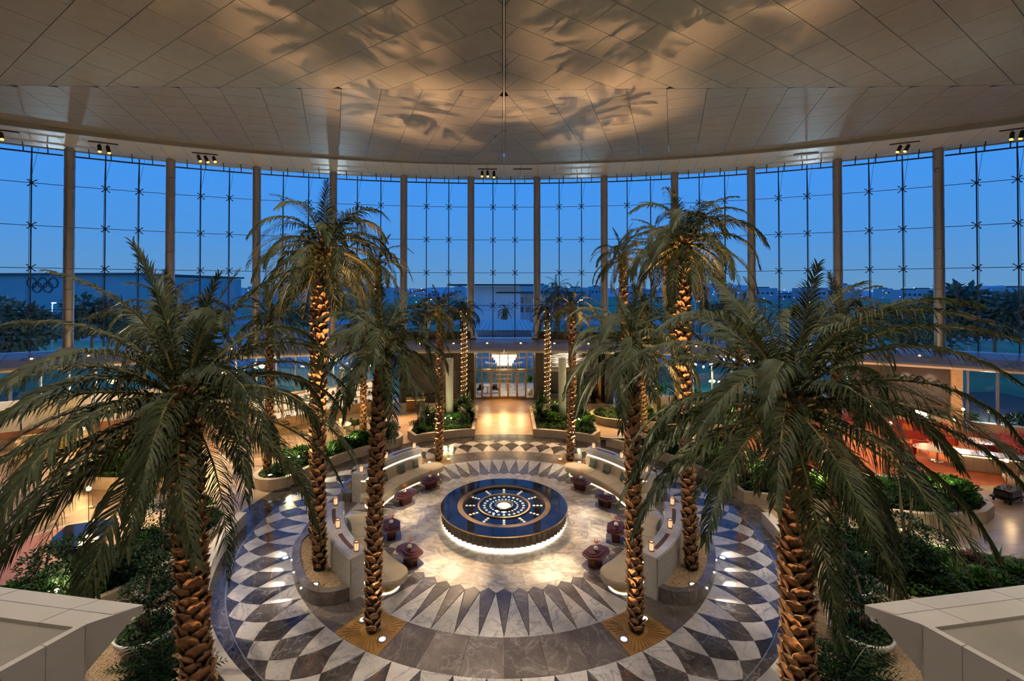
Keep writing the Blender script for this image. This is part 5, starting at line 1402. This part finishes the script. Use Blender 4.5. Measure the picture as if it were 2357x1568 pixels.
# ================================================================ left side: display shelf, tables, lounge
ang = math.atan2(11.0 - 17.7, -16.5 + 10.3)
sh = thing('display_shelf', 'long low lit display shelf in front of the left windows', 'shelf', (-13.4, 14.35, 0), math.atan2(6.7, 6.2))
LL, HH = 9.1, 2.25
MB().box((0, .2, .3), (LL, .36, .6)).build('plinth', 'wood_light', sh)
MB().box((0, .36, 1.45), (LL, .04, 1.62)).build('back_panel', 'shelf_back', sh)
MB().box((0, .2, HH), (LL + .1, .46, .1)).build('top', 'wood_light', sh)
NU = 9
for k in range(NU + 1): MB().box((-LL / 2 + k * LL / NU, .2, 1.42), (.05, .38, 1.6)).build('upright', 'wood_light', sh)
for j in range(3): MB().box((0, .2, .62 + j * .53), (LL, .36, .04)).build('shelf_board', 'wood_light', sh)
def onshelf(x, j): 
    v = Matrix.Rotation(math.atan2(6.7, 6.2), 3, 'Z') @ Vector((x, .12, .645 + j * .53)); return (v.x - 13.4, v.y + 14.35, v.z)
rr = random.Random(9)
ords = ['first', 'second', 'third', 'fourth', 'fifth', 'sixth', 'seventh', 'eighth', 'ninth']; shn = ['lowest', 'middle', 'top']
for j in range(3):
    for k in range(NU):
        x = -LL / 2 + (k + .5) * LL / NU + rr.uniform(-.15, .15); kind = (k + j * 2) % 3; p = onshelf(x, j)
        wh = 'in the %s bay from the left of the %s shelf' % (ords[k], shn[j])
        if kind == 0:
            o = MB().lathe([(.05, 0), (.11, .09), (.10, .18), (.04, .26), (.05, .29)], 12).build('shelf_vase', ['ceramic', 'maroon', 'brass'][(k + j) % 3], None, True, p); tag(o, 'small rounded vase ' + wh, 'vase', 'ornaments on the display shelf')
        elif kind == 1:
            t = thing('picture_frame', 'small framed picture ' + wh, 'picture', p, math.atan2(6.7, 6.2), 'ornaments on the display shelf')
            MB().box((0, .05, .17), (.30, .03, .34)).build('frame', 'white_paint', t); MB().box((0, .03, .17), (.18, .012, .22)).build('print', ['fabric_green', 'slot_brown', 'hall_wall'][(k + j) % 3], t)
        else:
            t = thing('book_stack', 'small stack of books ' + wh, 'books', p, math.atan2(6.7, 6.2), 'ornaments on the display shelf')
            for q in range(3): MB().box((rr.uniform(-.02, .02), .02, .025 + q * .05), (.30 - .03 * q, .2, .045)).build('book', ['fabric_red', 'ceramic', 'fabric_green'][q], t)
for k in range(5):
    v = Matrix.Rotation(math.atan2(6.7, 6.2), 3, 'Z') @ Vector((-3.6 + k * 1.8, -.9, 2.1)); light('POINT', (v.x - 13.4, v.y + 14.35, v.z), 22, (1.0, .76, .46), .2)
rtable((-10.9, 10.9, 0), .75, 'oval pale stone table by the display shelf, left of the rear left palms', sx_=1.3)
lampl = thing('table_candle', 'amber glass candle holder on the oval table by the display shelf', 'candle', (-10.7, 11.1, .74))
MB().lathe([(.06, 0), (.02, .05), (.09, .14), (.08, .3)], 12).build('glass_shade', 'lamp_amber', lampl, True); MB().lathe([(.08, 0), (.07, .02)], 12).build('foot', 'brass', lampl)
GC = 'green armchairs by the display shelf'
for k, (x, y, rz, l_) in enumerate(((-9.9, 10.2, 1.2, 'nearest the court, right of the oval table'), (-10.2, 12.3, 2.6, 'behind the oval table'), (-8.1, 14.1, .3, 'farther back, right of the round table'), (-9.6, 14.6, 3.5, 'farther back, left of the round table'))):
    chair((x, y, 0), rz, 'green upholstered armchair ' + l_, 'fabric_green' if k % 2 else 'fabric_beige', GC)
rtable((-8.9, 14.0, 0), .45, 'round table between two armchairs near the entrance planter', 'wood', grp=None)
so = thing('lounge_sofa', 'long grey curved sofa with scatter cushions at the far left', 'sofa', (-27.0, 8.5, 0), math.radians(28))
MB().prism(roundpoly([(-1.5, -.45), (1.5, -.45), (1.5, .4), (-1.5, .4)], .2), .12, .46).build('seat', 'fabric_grey', so)
MB().prism(roundpoly([(-1.6, .25), (1.6, .25), (1.6, .52), (-1.6, .52)], .1), .12, .85).build('backrest', 'fabric_grey', so)
for s in (-1, 1): MB().prism(roundpoly([(s * 1.62, -.45), (s * 1.40, -.45), (s * 1.40, .5), (s * 1.62, .5)], .06), .12, .68).build('armrest', 'fabric_grey', so)
for k, (x, m_) in enumerate(((-.8, 'fabric_green'), (.05, 'fabric_beige'), (.9, 'fabric_green'))):
    o = MB().box((0, 0, 0), (.55, .14, .42)).box((0, 0, 0), (.45, .2, .32)).build('sofa_cushion', m_); v = Matrix.Rotation(math.radians(28), 3, 'Z') @ Vector((x, .12, .68)); o.location = (v.x - 27.0, v.y + 8.5, v.z); o.rotation_euler = (.2, 0, math.radians(28))
    tag(o, '%s scatter cushion on the grey sofa, %s' % (['dark green', 'beige', 'green'][k], ['leftmost', 'in the middle', 'rightmost'][k]), 'cushion', 'sofa cushions')
chair((-25.1, 4.9, 0), 2.2, 'beige lounge armchair on the veined floor at the far left edge', 'fabric_beige', s=1.05)
chair((-22.6, 7.6, 0), -2.6, 'beige lounge armchair facing the grey sofa', 'fabric_beige', s=1.05)
rtable((-25.2, 7.0, 0), .5, 'low round coffee table in front of the grey sofa', 'wood', h=.42)
ys = thing('yellow_shrub', 'yellow-green leafy shrub in front of the grey sofa', 'shrub', (-23.6, 5.6, 0)); link('foliage', bush_mesh('foliage', 'leaf_yellow', 420, .75, 1.0, .17, .08, 81), ys, (0, 0, .3), 0, 1.15)
MB().lathe([(.25, 0), (.4, .25), (.42, .42), (.36, .42), (.3, .36)], 16).build('pot', 'stone_pale', ys, True)
for sx, w in ((-1, 'left'), (1, 'right')):
    b_ = thing('bowl_shrub', 'white bowl with a leafy bush beside the %s end of the entrance wall' % w, 'potted plant', (sx * 9.3 + (.2 if sx > 0 else 0), 17.9, 0))
    MB().lathe([(.25, 0), (.6, .2), (.72, .5), (.62, .5), (.5, .4)], 20).build('bowl', 'stone_pale', b_, True); link('foliage', T_BUSH[0], b_, (0, 0, .4), 0, (1, 1, 1.6))
    for k, (xx, yy) in enumerate(((9.75, 19.2),) if sx < 0 else ((9.8, 19.3), (12.4, 18.6))):
        g_ = thing('wall_lamp', 'bright round lamp on a low post by the %s windows%s' % (w, [', nearer the entrance', ', farther from the entrance'][k] if sx > 0 else ''), 'lamp', (sx * xx, yy, 0))
        MB().tube([(0, 0, 0), (0, 0, 1.35)], .03, 6).build('post', 'steel', g_); MB().lathe([(.0, 1.33), (.10, 1.38), (.12, 1.46), (.08, 1.55), (0, 1.58)], 12).build('globe', 'uplight_lens', g_, True)
        light('POINT', (sx * xx, yy - .2, 1.5), 55, (1.0, .82, .56), .1)
# stage with a grand piano
st = thing('round_stage', 'low round reddish stage with a pale rim in the left lounge', 'stage', (-15.6, -2.7, 0))
MB().lathe([(2.62, 0), (2.62, .13), (2.5, .14)], 48).build('rim', 'stone_pale', st); MB().lathe([(2.48, .1), (2.48, .15), (0, .152)], 48).build('deck', 'platform_pink', st)
pn = thing('grand_piano', 'closed black grand piano on the round stage, half hidden by palm fronds', 'piano', (-14.55, -3.3, .152), math.radians(200))
PO = [(-.75, -.75), (.75, -.75), (.75, .1), (.62, .55), (.25, .95), (-.25, 1.05), (-.6, .95), (-.75, .7)]
MB().prism(roundpoly(PO, .1), .62, .95).build('case', 'piano_black', pn); MB().prism(roundpoly([(x * 1.02, y * 1.02) for x, y in PO], .1), .955, .985).build('lid', 'piano_black', pn)
MB().box((0, -.86, .68), (1.4, .24, .10)).build('keybed', 'piano_black', pn)
for k in range(26): MB().box((-.62 + k * .0496, -.88, .735), (.046, .15, .02)).build('key', 'ivory', pn)
for x, y in ((-.6, -.6), (.6, -.6), (-.3, .75)): MB().lathe([(.035, 0), (.05, .1), (.06, .62)], 8, (x, y, 0)).build('leg', 'piano_black', pn)
MB().tube([(-.06, -.55, .08), (-.06, -.45, .62)], .015, 5).tube([(.06, -.55, .08), (.06, -.45, .62)], .015, 5).box((0, -.58, .07), (.24, .1, .06)).build('pedal_lyre', 'piano_black', pn)

def added_floor_lamp(x, y, h, label, grp):  # stand for the lamps added to brighten restaurant and lounge
    t = thing('added_floor_lamp', label, 'lamp', (x, y, 0), 0, grp)
    MB().lathe([(.16, 0), (.15, .025), (.02, .04)], 14).build('base', 'brass', t); MB().tube([(0, 0, .03), (0, 0, h)], .012, 5).build('pole', 'brass', t)
    MB().lathe([(0, h - .02), (.07, h + .02), (.08, h + .09), (.04, h + .15), (0, h + .16)], 10).build('globe', 'lamp_warm', t, True)
# ================================================================ right side: restaurant
RC = 'red restaurant chairs'
seats = [(17.2, 4.4, .4, 'nearest the wide green bed'), (18.4, 5.3, 2.0, 'second from the wide green bed'), (16.6, 6.4, -1.2, 'behind the palm in the green bed'), (20.3, 4.9, 1.0, 'left of the oval table'), (24.4, 7.9, 3.1, 'behind the oval table'), (22.9, 7.0, -2.0, 'at the left end of the oval table'), (26.6, 8.4, 2.8, 'beside the lit table lamp')]
for k, (x, y, rz, l_) in enumerate(seats): chair((x, y, -.003), rz, 'red restaurant armchair ' + l_, 'fabric_orange' if k == 3 else 'fabric_red', RC)
rtable((24.0, 6.4, -.003), .85, 'white oval restaurant table on the red carpet', sx_=1.35, base='steel_bright')
rtable((27.6, 7.6, -.003), .7, 'white round restaurant table by the red banquette', base='steel_bright')
rtable((17.6, 6.2, -.003), .55, 'small round restaurant table near the green bed', base='brass')
for k, (x, y, rz, l_, L_) in enumerate(((29.6, 7.3, math.radians(-38), 'at the right picture edge', 3.4), (26.4, 10.4, math.radians(-28), 'in front of the windows', 3.2))):
    bq = thing('red_banquette', 'long red banquette sofa ' + l_, 'banquette', (x, y, 0), rz)
    MB().box((0, 0, .24), (L_, .62, .42)).build('seat', 'fabric_red', bq); MB().box((0, .34, .52), (L_, .16, 1.0)).build('backrest', 'fabric_red', bq)
    for q in range(4): MB().box((-L_ / 2 + (q + .5) * L_ / 4, .2, .62), (.5, .16, .34)).build('back_cushion', 'fabric_orange' if q % 2 else 'fabric_red', bq)
ct = thing('restaurant_counter', 'light wooden service counter in front of the dark restaurant wall', 'counter', (28.2, 12.1, 0), math.radians(-32))
MB().box((0, 0, .5), (3.2, .7, 1.0)).build('body', 'wood_light', ct); MB().box((0, 0, 1.03), (3.4, .85, .06)).build('top', 'marble_white', ct)
for q in range(7): MB().box((-1.4 + q * .467, -.36, .5), (.44, .03, .9)).build('front_panel', 'wood_light', ct)
MB().tube([(-1.2, 0, 1.06), (-1.2, 0, 2.3)], .02, 5).tube([(-1.5, 0, 1.7), (1.5, 0, 1.7)], .018, 5).build('gantry', 'brass', ct)
hc = thing('beige_servery', 'low beige panelled servery beside the pink blossom tree', 'counter', (25.6, 4.9, 0), math.radians(-25))
MB().box((0, 0, .42), (3.0, .8, .82)).build('body', 'wood_light', hc); MB().box((0, 0, .85), (3.2, 1.0, .05)).build('top', 'marble_white', hc)
MB().box((0, -.43, .78), (2.9, .03, .04)).build('light_strip', 'lamp_warm', hc)
for q in range(6): MB().box((-1.25 + q * .5, -.41, .4), (.46, .03, .7)).build('front_panel', 'fabric_beige', hc)
tl = thing('table_lamp', 'table lamp with a glowing white shade and brass base on the service counter', 'lamp', (27.4, 11.2, 0))
MB().lathe([(.22, 0), (.25, .4), (.20, .78), (.03, .84), (.03, 1.05)], 14).build('base', 'brass', tl, True); MB().lathe([(.34, 1.02), (.26, 1.6)], 20).build('lamp_shade', 'shade_lit', tl, True)
light('POINT', (27.2, 10.8, 1.4), 60, (1.0, .72, .42), .2)
bt = thing('blossom_tree', 'small pink blossom tree at the right picture edge', 'tree', (24.9, 3.2, 0))
for a in range(5):
    MB().tube([(0, 0, .2), (.12 * math.cos(a * 1.3), .12 * math.sin(a * 1.3), .9), (.55 * math.cos(a * 1.3), .55 * math.sin(a * 1.3), 1.6)], [.05, .035, .015], 5).build('branch', 'bark', bt)
link('blossom', bush_mesh('blossom', 'blossom', 900, 1.25, 1.9, .15, .09, 91), bt, (0, 0, .75), 0, 1.0)
MB().lathe([(.35, 0), (.5, .3), (.5, .42), (.4, .4)], 16).build('pot', 'stone_pale', bt, True)
bt2 = thing('blossom_tree', 'pink blossom tree behind the large right palm, left of the oval table', 'tree', (19.6, 7.6, 0))
MB().tube([(0, 0, 0), (.05, 0, 1.4)], [.06, .03], 6).build('trunk', 'bark', bt2); link('blossom', bush_mesh('blossom', 'blossom', 600, .9, 1.5, .14, .08, 92), bt2, (0, 0, 1.0), 0, 1.0)
lp_ = thing('lamp_post', 'slim garden lamp post with a warm bulb at the right picture edge', 'lamp', (23.3, 2.2, 0))
MB().tube([(0, 0, 0), (0, 0, 1.5)], .02, 6).build('post', 'brass', lp_); MB().lathe([(0, 1.48), (.08, 1.53), (.07, 1.63), (0, 1.66)], 10).build('bulb', 'lamp_warm', lp_, True)
light('POINT', (23.3, 2.0, 1.6), 30, (1.0, .66, .34), .08)
bb = thing('black_cart', 'low black padded cart on a dark base at the right picture edge', 'cart', (22.7, 1.6, 0), .4)
MB().prism(roundpoly([(-.55, -.32), (.55, -.32), (.55, .32), (-.55, .32)], .1), .28, .55, top_scale=.92).build('pad', 'piano_black', bb); MB().box((0, 0, .2), (1.3, .72, .08)).build('base', 'black_metal', bb)
for x in (-.5, .5):
    for y in (-.28, .28): MB().tube([(x, y - .02, .08), (x, y + .02, .08)], .08, 10).build('wheel', 'black_metal', bb)
for pxx in (2085, 2140):
    th = th_of(pxx, 57.9); light('SPOT', W(57.35, th, 4.3), 190, (1.0, .86, .66), .04, W(57.9, th, 2.6), 60, .7)
for x, y, e_, c_ in ((17, 5.2, 420, (1.0, .40, .18)), (21.5, 6.5, 420, (1.0, .42, .20)), (25.5, 7.0, 300, (1.0, .50, .30)), (28.5, 9.5, 260, (1.0, .60, .36)), (19.5, 10.0, 260, (1.0, .50, .26)), (23.5, 10.5, 260, (1.0, .55, .3))):
    added_floor_lamp(x, y, 2.0, 'slim brass floor lamp added to light the red restaurant carpet', 'added floor lamps of the restaurant')
    light('POINT', (x, y, 2.25), e_ * .6, c_, .3)
for x, y, e_ in ((-18, 1.0, 520), (-22.5, 5.5, 420), (-26, 8.0, 320), (-17.5, 8.5, 420), (-15.5, -2.0, 260), (-20.5, 11, 320), (-12.5, 8.5, 300)):
    added_floor_lamp(x, y, 2.0, 'slim brass floor lamp added to light the veined lounge floor', 'added floor lamps of the left lounge')
    light('POINT', (x, y, 2.25), e_ * .9, (1.0, .60, .22), .3)
# white wall panels with a brick dado at the far left
wm = MB(); sweepW(wm, [(57.3, .45), (57.4, .45), (57.4, 2.4), (57.3, 2.4)], -.85, .85, 2); wm_me = wm.mesh('white_panel', 'white_paint')
bm = MB(); sweepW(bm, [(57.25, 0), (57.42, 0), (57.42, .45), (57.25, .45)], -.9, .9, 2); bm_me = bm.mesh('brick_dado', 'platform_pink')
lw_ = tag(link('wall_left_panels', None), kind='structure')
for k in range(9):
    th = -35.5 + k * 1.8
    rotW(link('white_panel', wm_me, lw_), th); rotW(link('brick_dado', bm_me, lw_), th)
    if k % 3 == 1: light('SPOT', W(56.5, th, 4.3), 240, (1.0, .90, .74), .05, W(57.3, th, 1.2), 80, .8)

# ================================================================ outdoors
gr = tag(MB().prism([(-900, 21), (-60, 21), (-44, -2), (44, -2), (60, 21), (900, 21), (900, 1200), (-900, 1200)], -.5, -.36).build('floor_outdoors', 'lawn'), kind='structure')
for k, (y, w_, z_) in enumerate(((46, 12, .0), (78, 16, .02), (120, 18, .04))):
    tag(MB().box((0, y, -.34 + z_), (700, w_, .06)).build('floor_road_%d' % (k + 1), 'asphalt'), kind='structure')
# covered drop-off roof straight behind the glass
ro = thing('drop_off_roof', 'pale blue standing seam metal roof outside behind the entrance', 'roof', (0.15, 34, 5.5))
for k in range(13): MB().box((-3.0 + k * .5, 0, 0), (.48, 16, .06)).box((-3.25 + k * .5, 0, .06), (.04, 16, .1)).build('roof_sheet', 'metal_roof', ro)
for x in (-3, 3): MB().tube([(x, -5, 0), (x, -5, -5.9)], .12, 8).build('post', 'steel', ro)
for k in range(6):
    tag(MB().box((0, 0, 0), (5.0, .10, .22)).box((0, .05, -.12), (5.0, .06, .06)).build('roof_blade', 'metal_roof', None, False, (0.1, 22.3 + k * .75, 5.15 + .05 * k)), 'pale blue metal blade outside above the doors, %s from the glass' % ['first', 'second', 'third', 'fourth', 'fifth', 'sixth'][k], 'roof blade', 'roof blades above the doors')
# modern white building
wb = thing('white_pavilion', 'white modern building with an overhanging flat roof beyond the entrance', 'building', (2, 135, 0))
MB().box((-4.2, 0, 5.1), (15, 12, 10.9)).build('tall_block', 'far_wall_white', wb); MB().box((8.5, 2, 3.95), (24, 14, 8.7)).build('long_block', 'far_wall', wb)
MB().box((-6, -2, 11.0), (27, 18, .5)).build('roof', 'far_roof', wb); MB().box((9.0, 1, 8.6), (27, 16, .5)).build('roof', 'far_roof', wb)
for k in range(9): MB().box((-10.6 + k * 1.6, -6.15, 6.6), (.8, .3, 7.2)).build('fin', 'far_wall_white', wb)
for r_ in range(2):
    for k in range(10): MB().box((-1.0 + k * 2.25, -5.1, 3.2 + r_ * 2.9), (1.7, .2, 1.8)).build('window', 'far_glass', wb)
# sports hall with five rings
hl = thing('ring_hall', 'large dark blue hall with five interlocking rings outside on the left', 'building', (-150, 100, 0), math.radians(-4))
for k in range(12):
    x0 = -60 + k * 10.0
    MB().box((x0 + 5, 0, 6.6), (9.9, 1.0, 13.4)).build('wall_panel', 'hall_wall', hl)
MB().box((0, 20, 6.5), (120, 39, 13)).build('body', 'hall_wall', hl); MB().box((0, 19.5, 13.4), (121, 42, .5)).build('roof', 'far_roof', hl)
for i, (dx, dz) in enumerate(((-2.9, 0), (0, 0), (2.9, 0), (-1.45, -1.1), (1.45, -1.1))):
    pts = [(34.6 + dx + 1.25 * math.cos(t_ * PI / 14), -.62, 11.2 + dz + 1.25 * math.sin(t_ * PI / 14)) for t_ in range(29)]
    MB().tube(pts, .11, 6, cap=False).build('ring', 'hall_ring', hl)
# hills and city
rr = random.Random(77)
hm = MB(); vs = []; nH = 90
for i in range(nH + 1):
    x = -800 + 1600 * i / nH; hgt = 11 + 5 * math.sin(i * .23) + 3 * math.sin(i * .61 + 1) + rr.uniform(-1, 1) + (6 if i < 34 else 0) * math.sin(PI * min(1, i / 34.0))
    vs += [(x, 640, -1), (x, 660, hgt), (x, 900, -1)]
fs = []
for i in range(nH): a = 3 * i; fs += [(a, a + 3, a + 4, a + 1), (a + 1, a + 4, a + 5, a + 2)]
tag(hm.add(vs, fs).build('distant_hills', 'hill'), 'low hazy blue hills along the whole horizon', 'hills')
for k in range(46):
    x = -420 + k * 19 + rr.uniform(-7, 7); y = rr.uniform(300, 520); w_, d_, h_ = rr.uniform(10, 22), rr.uniform(10, 16), rr.uniform(6, 15)
    t = thing('city_building', 'small hazy city block on the far skyline', 'building', (x, y, -.4), 0, 'city blocks on the skyline')
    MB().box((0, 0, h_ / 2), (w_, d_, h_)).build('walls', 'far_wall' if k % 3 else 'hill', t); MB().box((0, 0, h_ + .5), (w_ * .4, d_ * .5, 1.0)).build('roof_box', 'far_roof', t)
    for q in range(int(w_ // 4)): MB().box((-w_ / 2 + 2 + q * 4, -d_ / 2 - .05, h_ * .6), (2.2, .2, 1.6)).build('window', 'far_glass', t)
cl_ = MB()
for k in range(170):
    y = rr.uniform(90, 520); x = rr.uniform(-.95, 1.05) * y; z = rr.uniform(1.5, 9) if y < 200 else rr.uniform(3, 12); s_ = y * .0007 * rr.uniform(.6, 1.5)
    cl_.lathe([(0, -s_), (s_, 0), (0, s_)], 4, (x, y, z), rr.choice((0, 0, 0, 0, 1, 2)) if x > 20 else 0)
tag(cl_.build('city_lights', ['city_light', 'city_yellow', 'city_red']), 'scattered tiny lights of the city at dusk', 'city lights', kind='stuff')
for k, (pxx, d) in enumerate(((120, 70), (480, 85), (760, 75), (985, 95), (1330, 90), (1600, 80), (1850, 72), (2230, 68))):  # street lamps added to brighten the dusk grounds
    x, y, _ = dpos(pxx, d, 0)
    t = thing('added_street_lamp', 'tall street lamp added to brighten the grounds outside, %s from the left' % ['first', 'second', 'third', 'fourth', 'fifth', 'sixth', 'seventh', 'eighth'][k], 'street lamp', (x, y, -.36), 0, 'added street lamps outside')
    MB().tube([(0, 0, 0), (0, 0, 7.5), (.5, -.3, 7.9)], [.09, .06, .04], 6).build('pole', 'steel', t); MB().box((.6, -.35, 7.88), (.5, .22, .1)).build('lamp_head', 'led_white', t)
    if k % 2 == 0: light('POINT', (x + .6, y - .35, 7.5), 3000, (.62, .86, 1.0), .3)
# trees outside
def tree_mesh(seed, n=1500, R=3.2, H=5.0, L=.75):
    r = random.Random(seed); mb = MB(); lob = [(Vector((r.uniform(-.55, .55) * R, r.uniform(-.55, .55) * R, H * r.uniform(.3, .8))), r.uniform(.4, .62)) for _ in range(9)]
    for i in range(n):
        c, k = lob[i % 9]; v = rdir(r, -1); p = c + Vector((v.x * R * k, v.y * R * k, v.z * H * .4 * k)) * r.uniform(.6, 1); leaf_quad(mb, p, (v + rdir(r, -1) * .6).normalized(), Vector((0, 0, 1)), L * r.uniform(.6, 1.2), L * .6)
    return mb.mesh('crown', 'leaf_out')
T_TREE = [tree_mesh(k) for k in (201, 202, 203)]
TR = [(52, 46, 3.0, 1.15), (210, 55, 3.2, 1.25), (300, 62, 2.0, 1.0), (-60, 60, 3.0, 1.3), (690, 95, 1.5, 1.1), (900, 95, 1.2, 1.1), (985, 110, 1.0, 1.2), (1062, 120, 1.5, 1.1), (2110, 52, 2.5, 1.2), (2190, 60, 3.2, 1.55), (2290, 56, 2.8, 1.5), (2380, 66, 2.5, 1.5), (2030, 75, 1.6, 1.2), (1900, 82, 1.2, 1.1), (1650, 95, 1.5, 1.2), (1560, 90, .8, 1.0), (1450, 105, .8, 1.1)]
for k, (pxx, d, zb, s) in enumerate(TR):
    x, y, _ = dpos(pxx, d, 0)
    t = thing('outdoor_tree', 'dark leafy tree outside the glass, %s from the left' % ['second', 'third', 'fourth', 'first', 'fifth', 'sixth', 'seventh', 'eighth', 'fifteenth', 'sixteenth', 'seventeenth', 'last', 'thirteenth', 'twelfth', 'eleventh', 'tenth', 'ninth'][k], 'tree', (x, y, -.36), k, 'trees outside the glass')
    link('crown', T_TREE[k % 3], t, (0, 0, zb), 0, s); MB().tube([(0, 0, 0), (.1, 0, zb + 2.5)], [.22, .12], 7).build('trunk', 'bark', t)
op = palm('outdoor_palm', 'tall dark palm outside behind the right of the entrance', (*dpos(1283, 75, 0)[:2], -.36), (*dpos(1283, 75, 0)[:2], 9.6), 3.3, .2, 26, FR_FAR, 31, False)
op = palm('outdoor_palm', 'small dark palm outside above the drop-off roof', (*dpos(1163, 80, 0)[:2], -.36), (*dpos(1163, 80, 0)[:2], 6.2), 1.9, .3, 22, FR_FAR, 32, False)
# hedges of shrubs close to the lower glass
for k in range(26):
    th = -35 + k * 2.8
    if abs(th) < 10: continue
    x, y, z = W(59.8 + (k % 3) * .6, th, -.36)
    t = thing('outdoor_shrub', 'green shrub outside against the lower windows', 'shrub', (x, y, z), k, 'shrubs outside the lower windows'); link('foliage', T_BUSH[(0, 1, 2)[k % 3]], t, None, 0, 1.7 + .4 * (k % 2)); MB().tube([(0, 0, 0), (0, 0, .5)], .04, 5).build('stem', 'bark', t)
for k in range(12):  # bollards added to brighten the lawn behind the lower glass
    th = (-34, -29, -24, -19, -15, -11.5, 11.5, 15, 19, 24, 29, 34)[k]; x, y, z = W(62.5, th, -.36)
    t = thing('added_bollard', 'bollard added to brighten the lawn outside the lower windows, %s from the left' % ORD[k], 'bollard light', (x, y, z), 0, 'added bollard lights outside')
    MB().tube([(0, 0, 0), (0, 0, 1.0)], .06, 8).build('post', 'steel', t); MB().lathe([(.06, 1.0), (.07, 1.05), (.07, 1.2), (.05, 1.25)], 10).build('lamp_head', 'led_soft', t)
    if k % 2: light('POINT', (x, y, 2.4), 800, (.92, 1.0, .82), .3)
# cars on the road
def car(p, rz, label, mat):
    t = thing('parked_car', label, 'car', p, rz, 'cars outside')
    MB().prism(roundpoly([(-2.1, -.85), (2.1, -.85), (2.1, .85), (-2.1, .85)], .25), .3, .85).build('body', mat, t); MB().prism(roundpoly([(-1.3, -.75), (1.0, -.75), (1.0, .75), (-1.3, .75)], .2), .85, 1.42, top_scale=.8).build('cabin', 'far_glass', t)
    for x in (-1.3, 1.3):
        for y in (-.85, .85): MB().tube([(x, y - .1, .32), (x, y + .1, .32)], .32, 10).build('wheel', 'black_metal', t)
for k, (x, y) in enumerate(((40, 46), (47, 44), (36, 52), (-38, 47), (-52, 45), (60, 50))):
    car((x, y, -.3), .1 * k, '%s car on the road outside, %s' % (['dark', 'pale'][k % 2], ['first to the right', 'second to the right', 'farther back on the right', 'first to the left', 'second to the left', 'farthest right'][k]), ['car_dark', 'car_light'][k % 2])
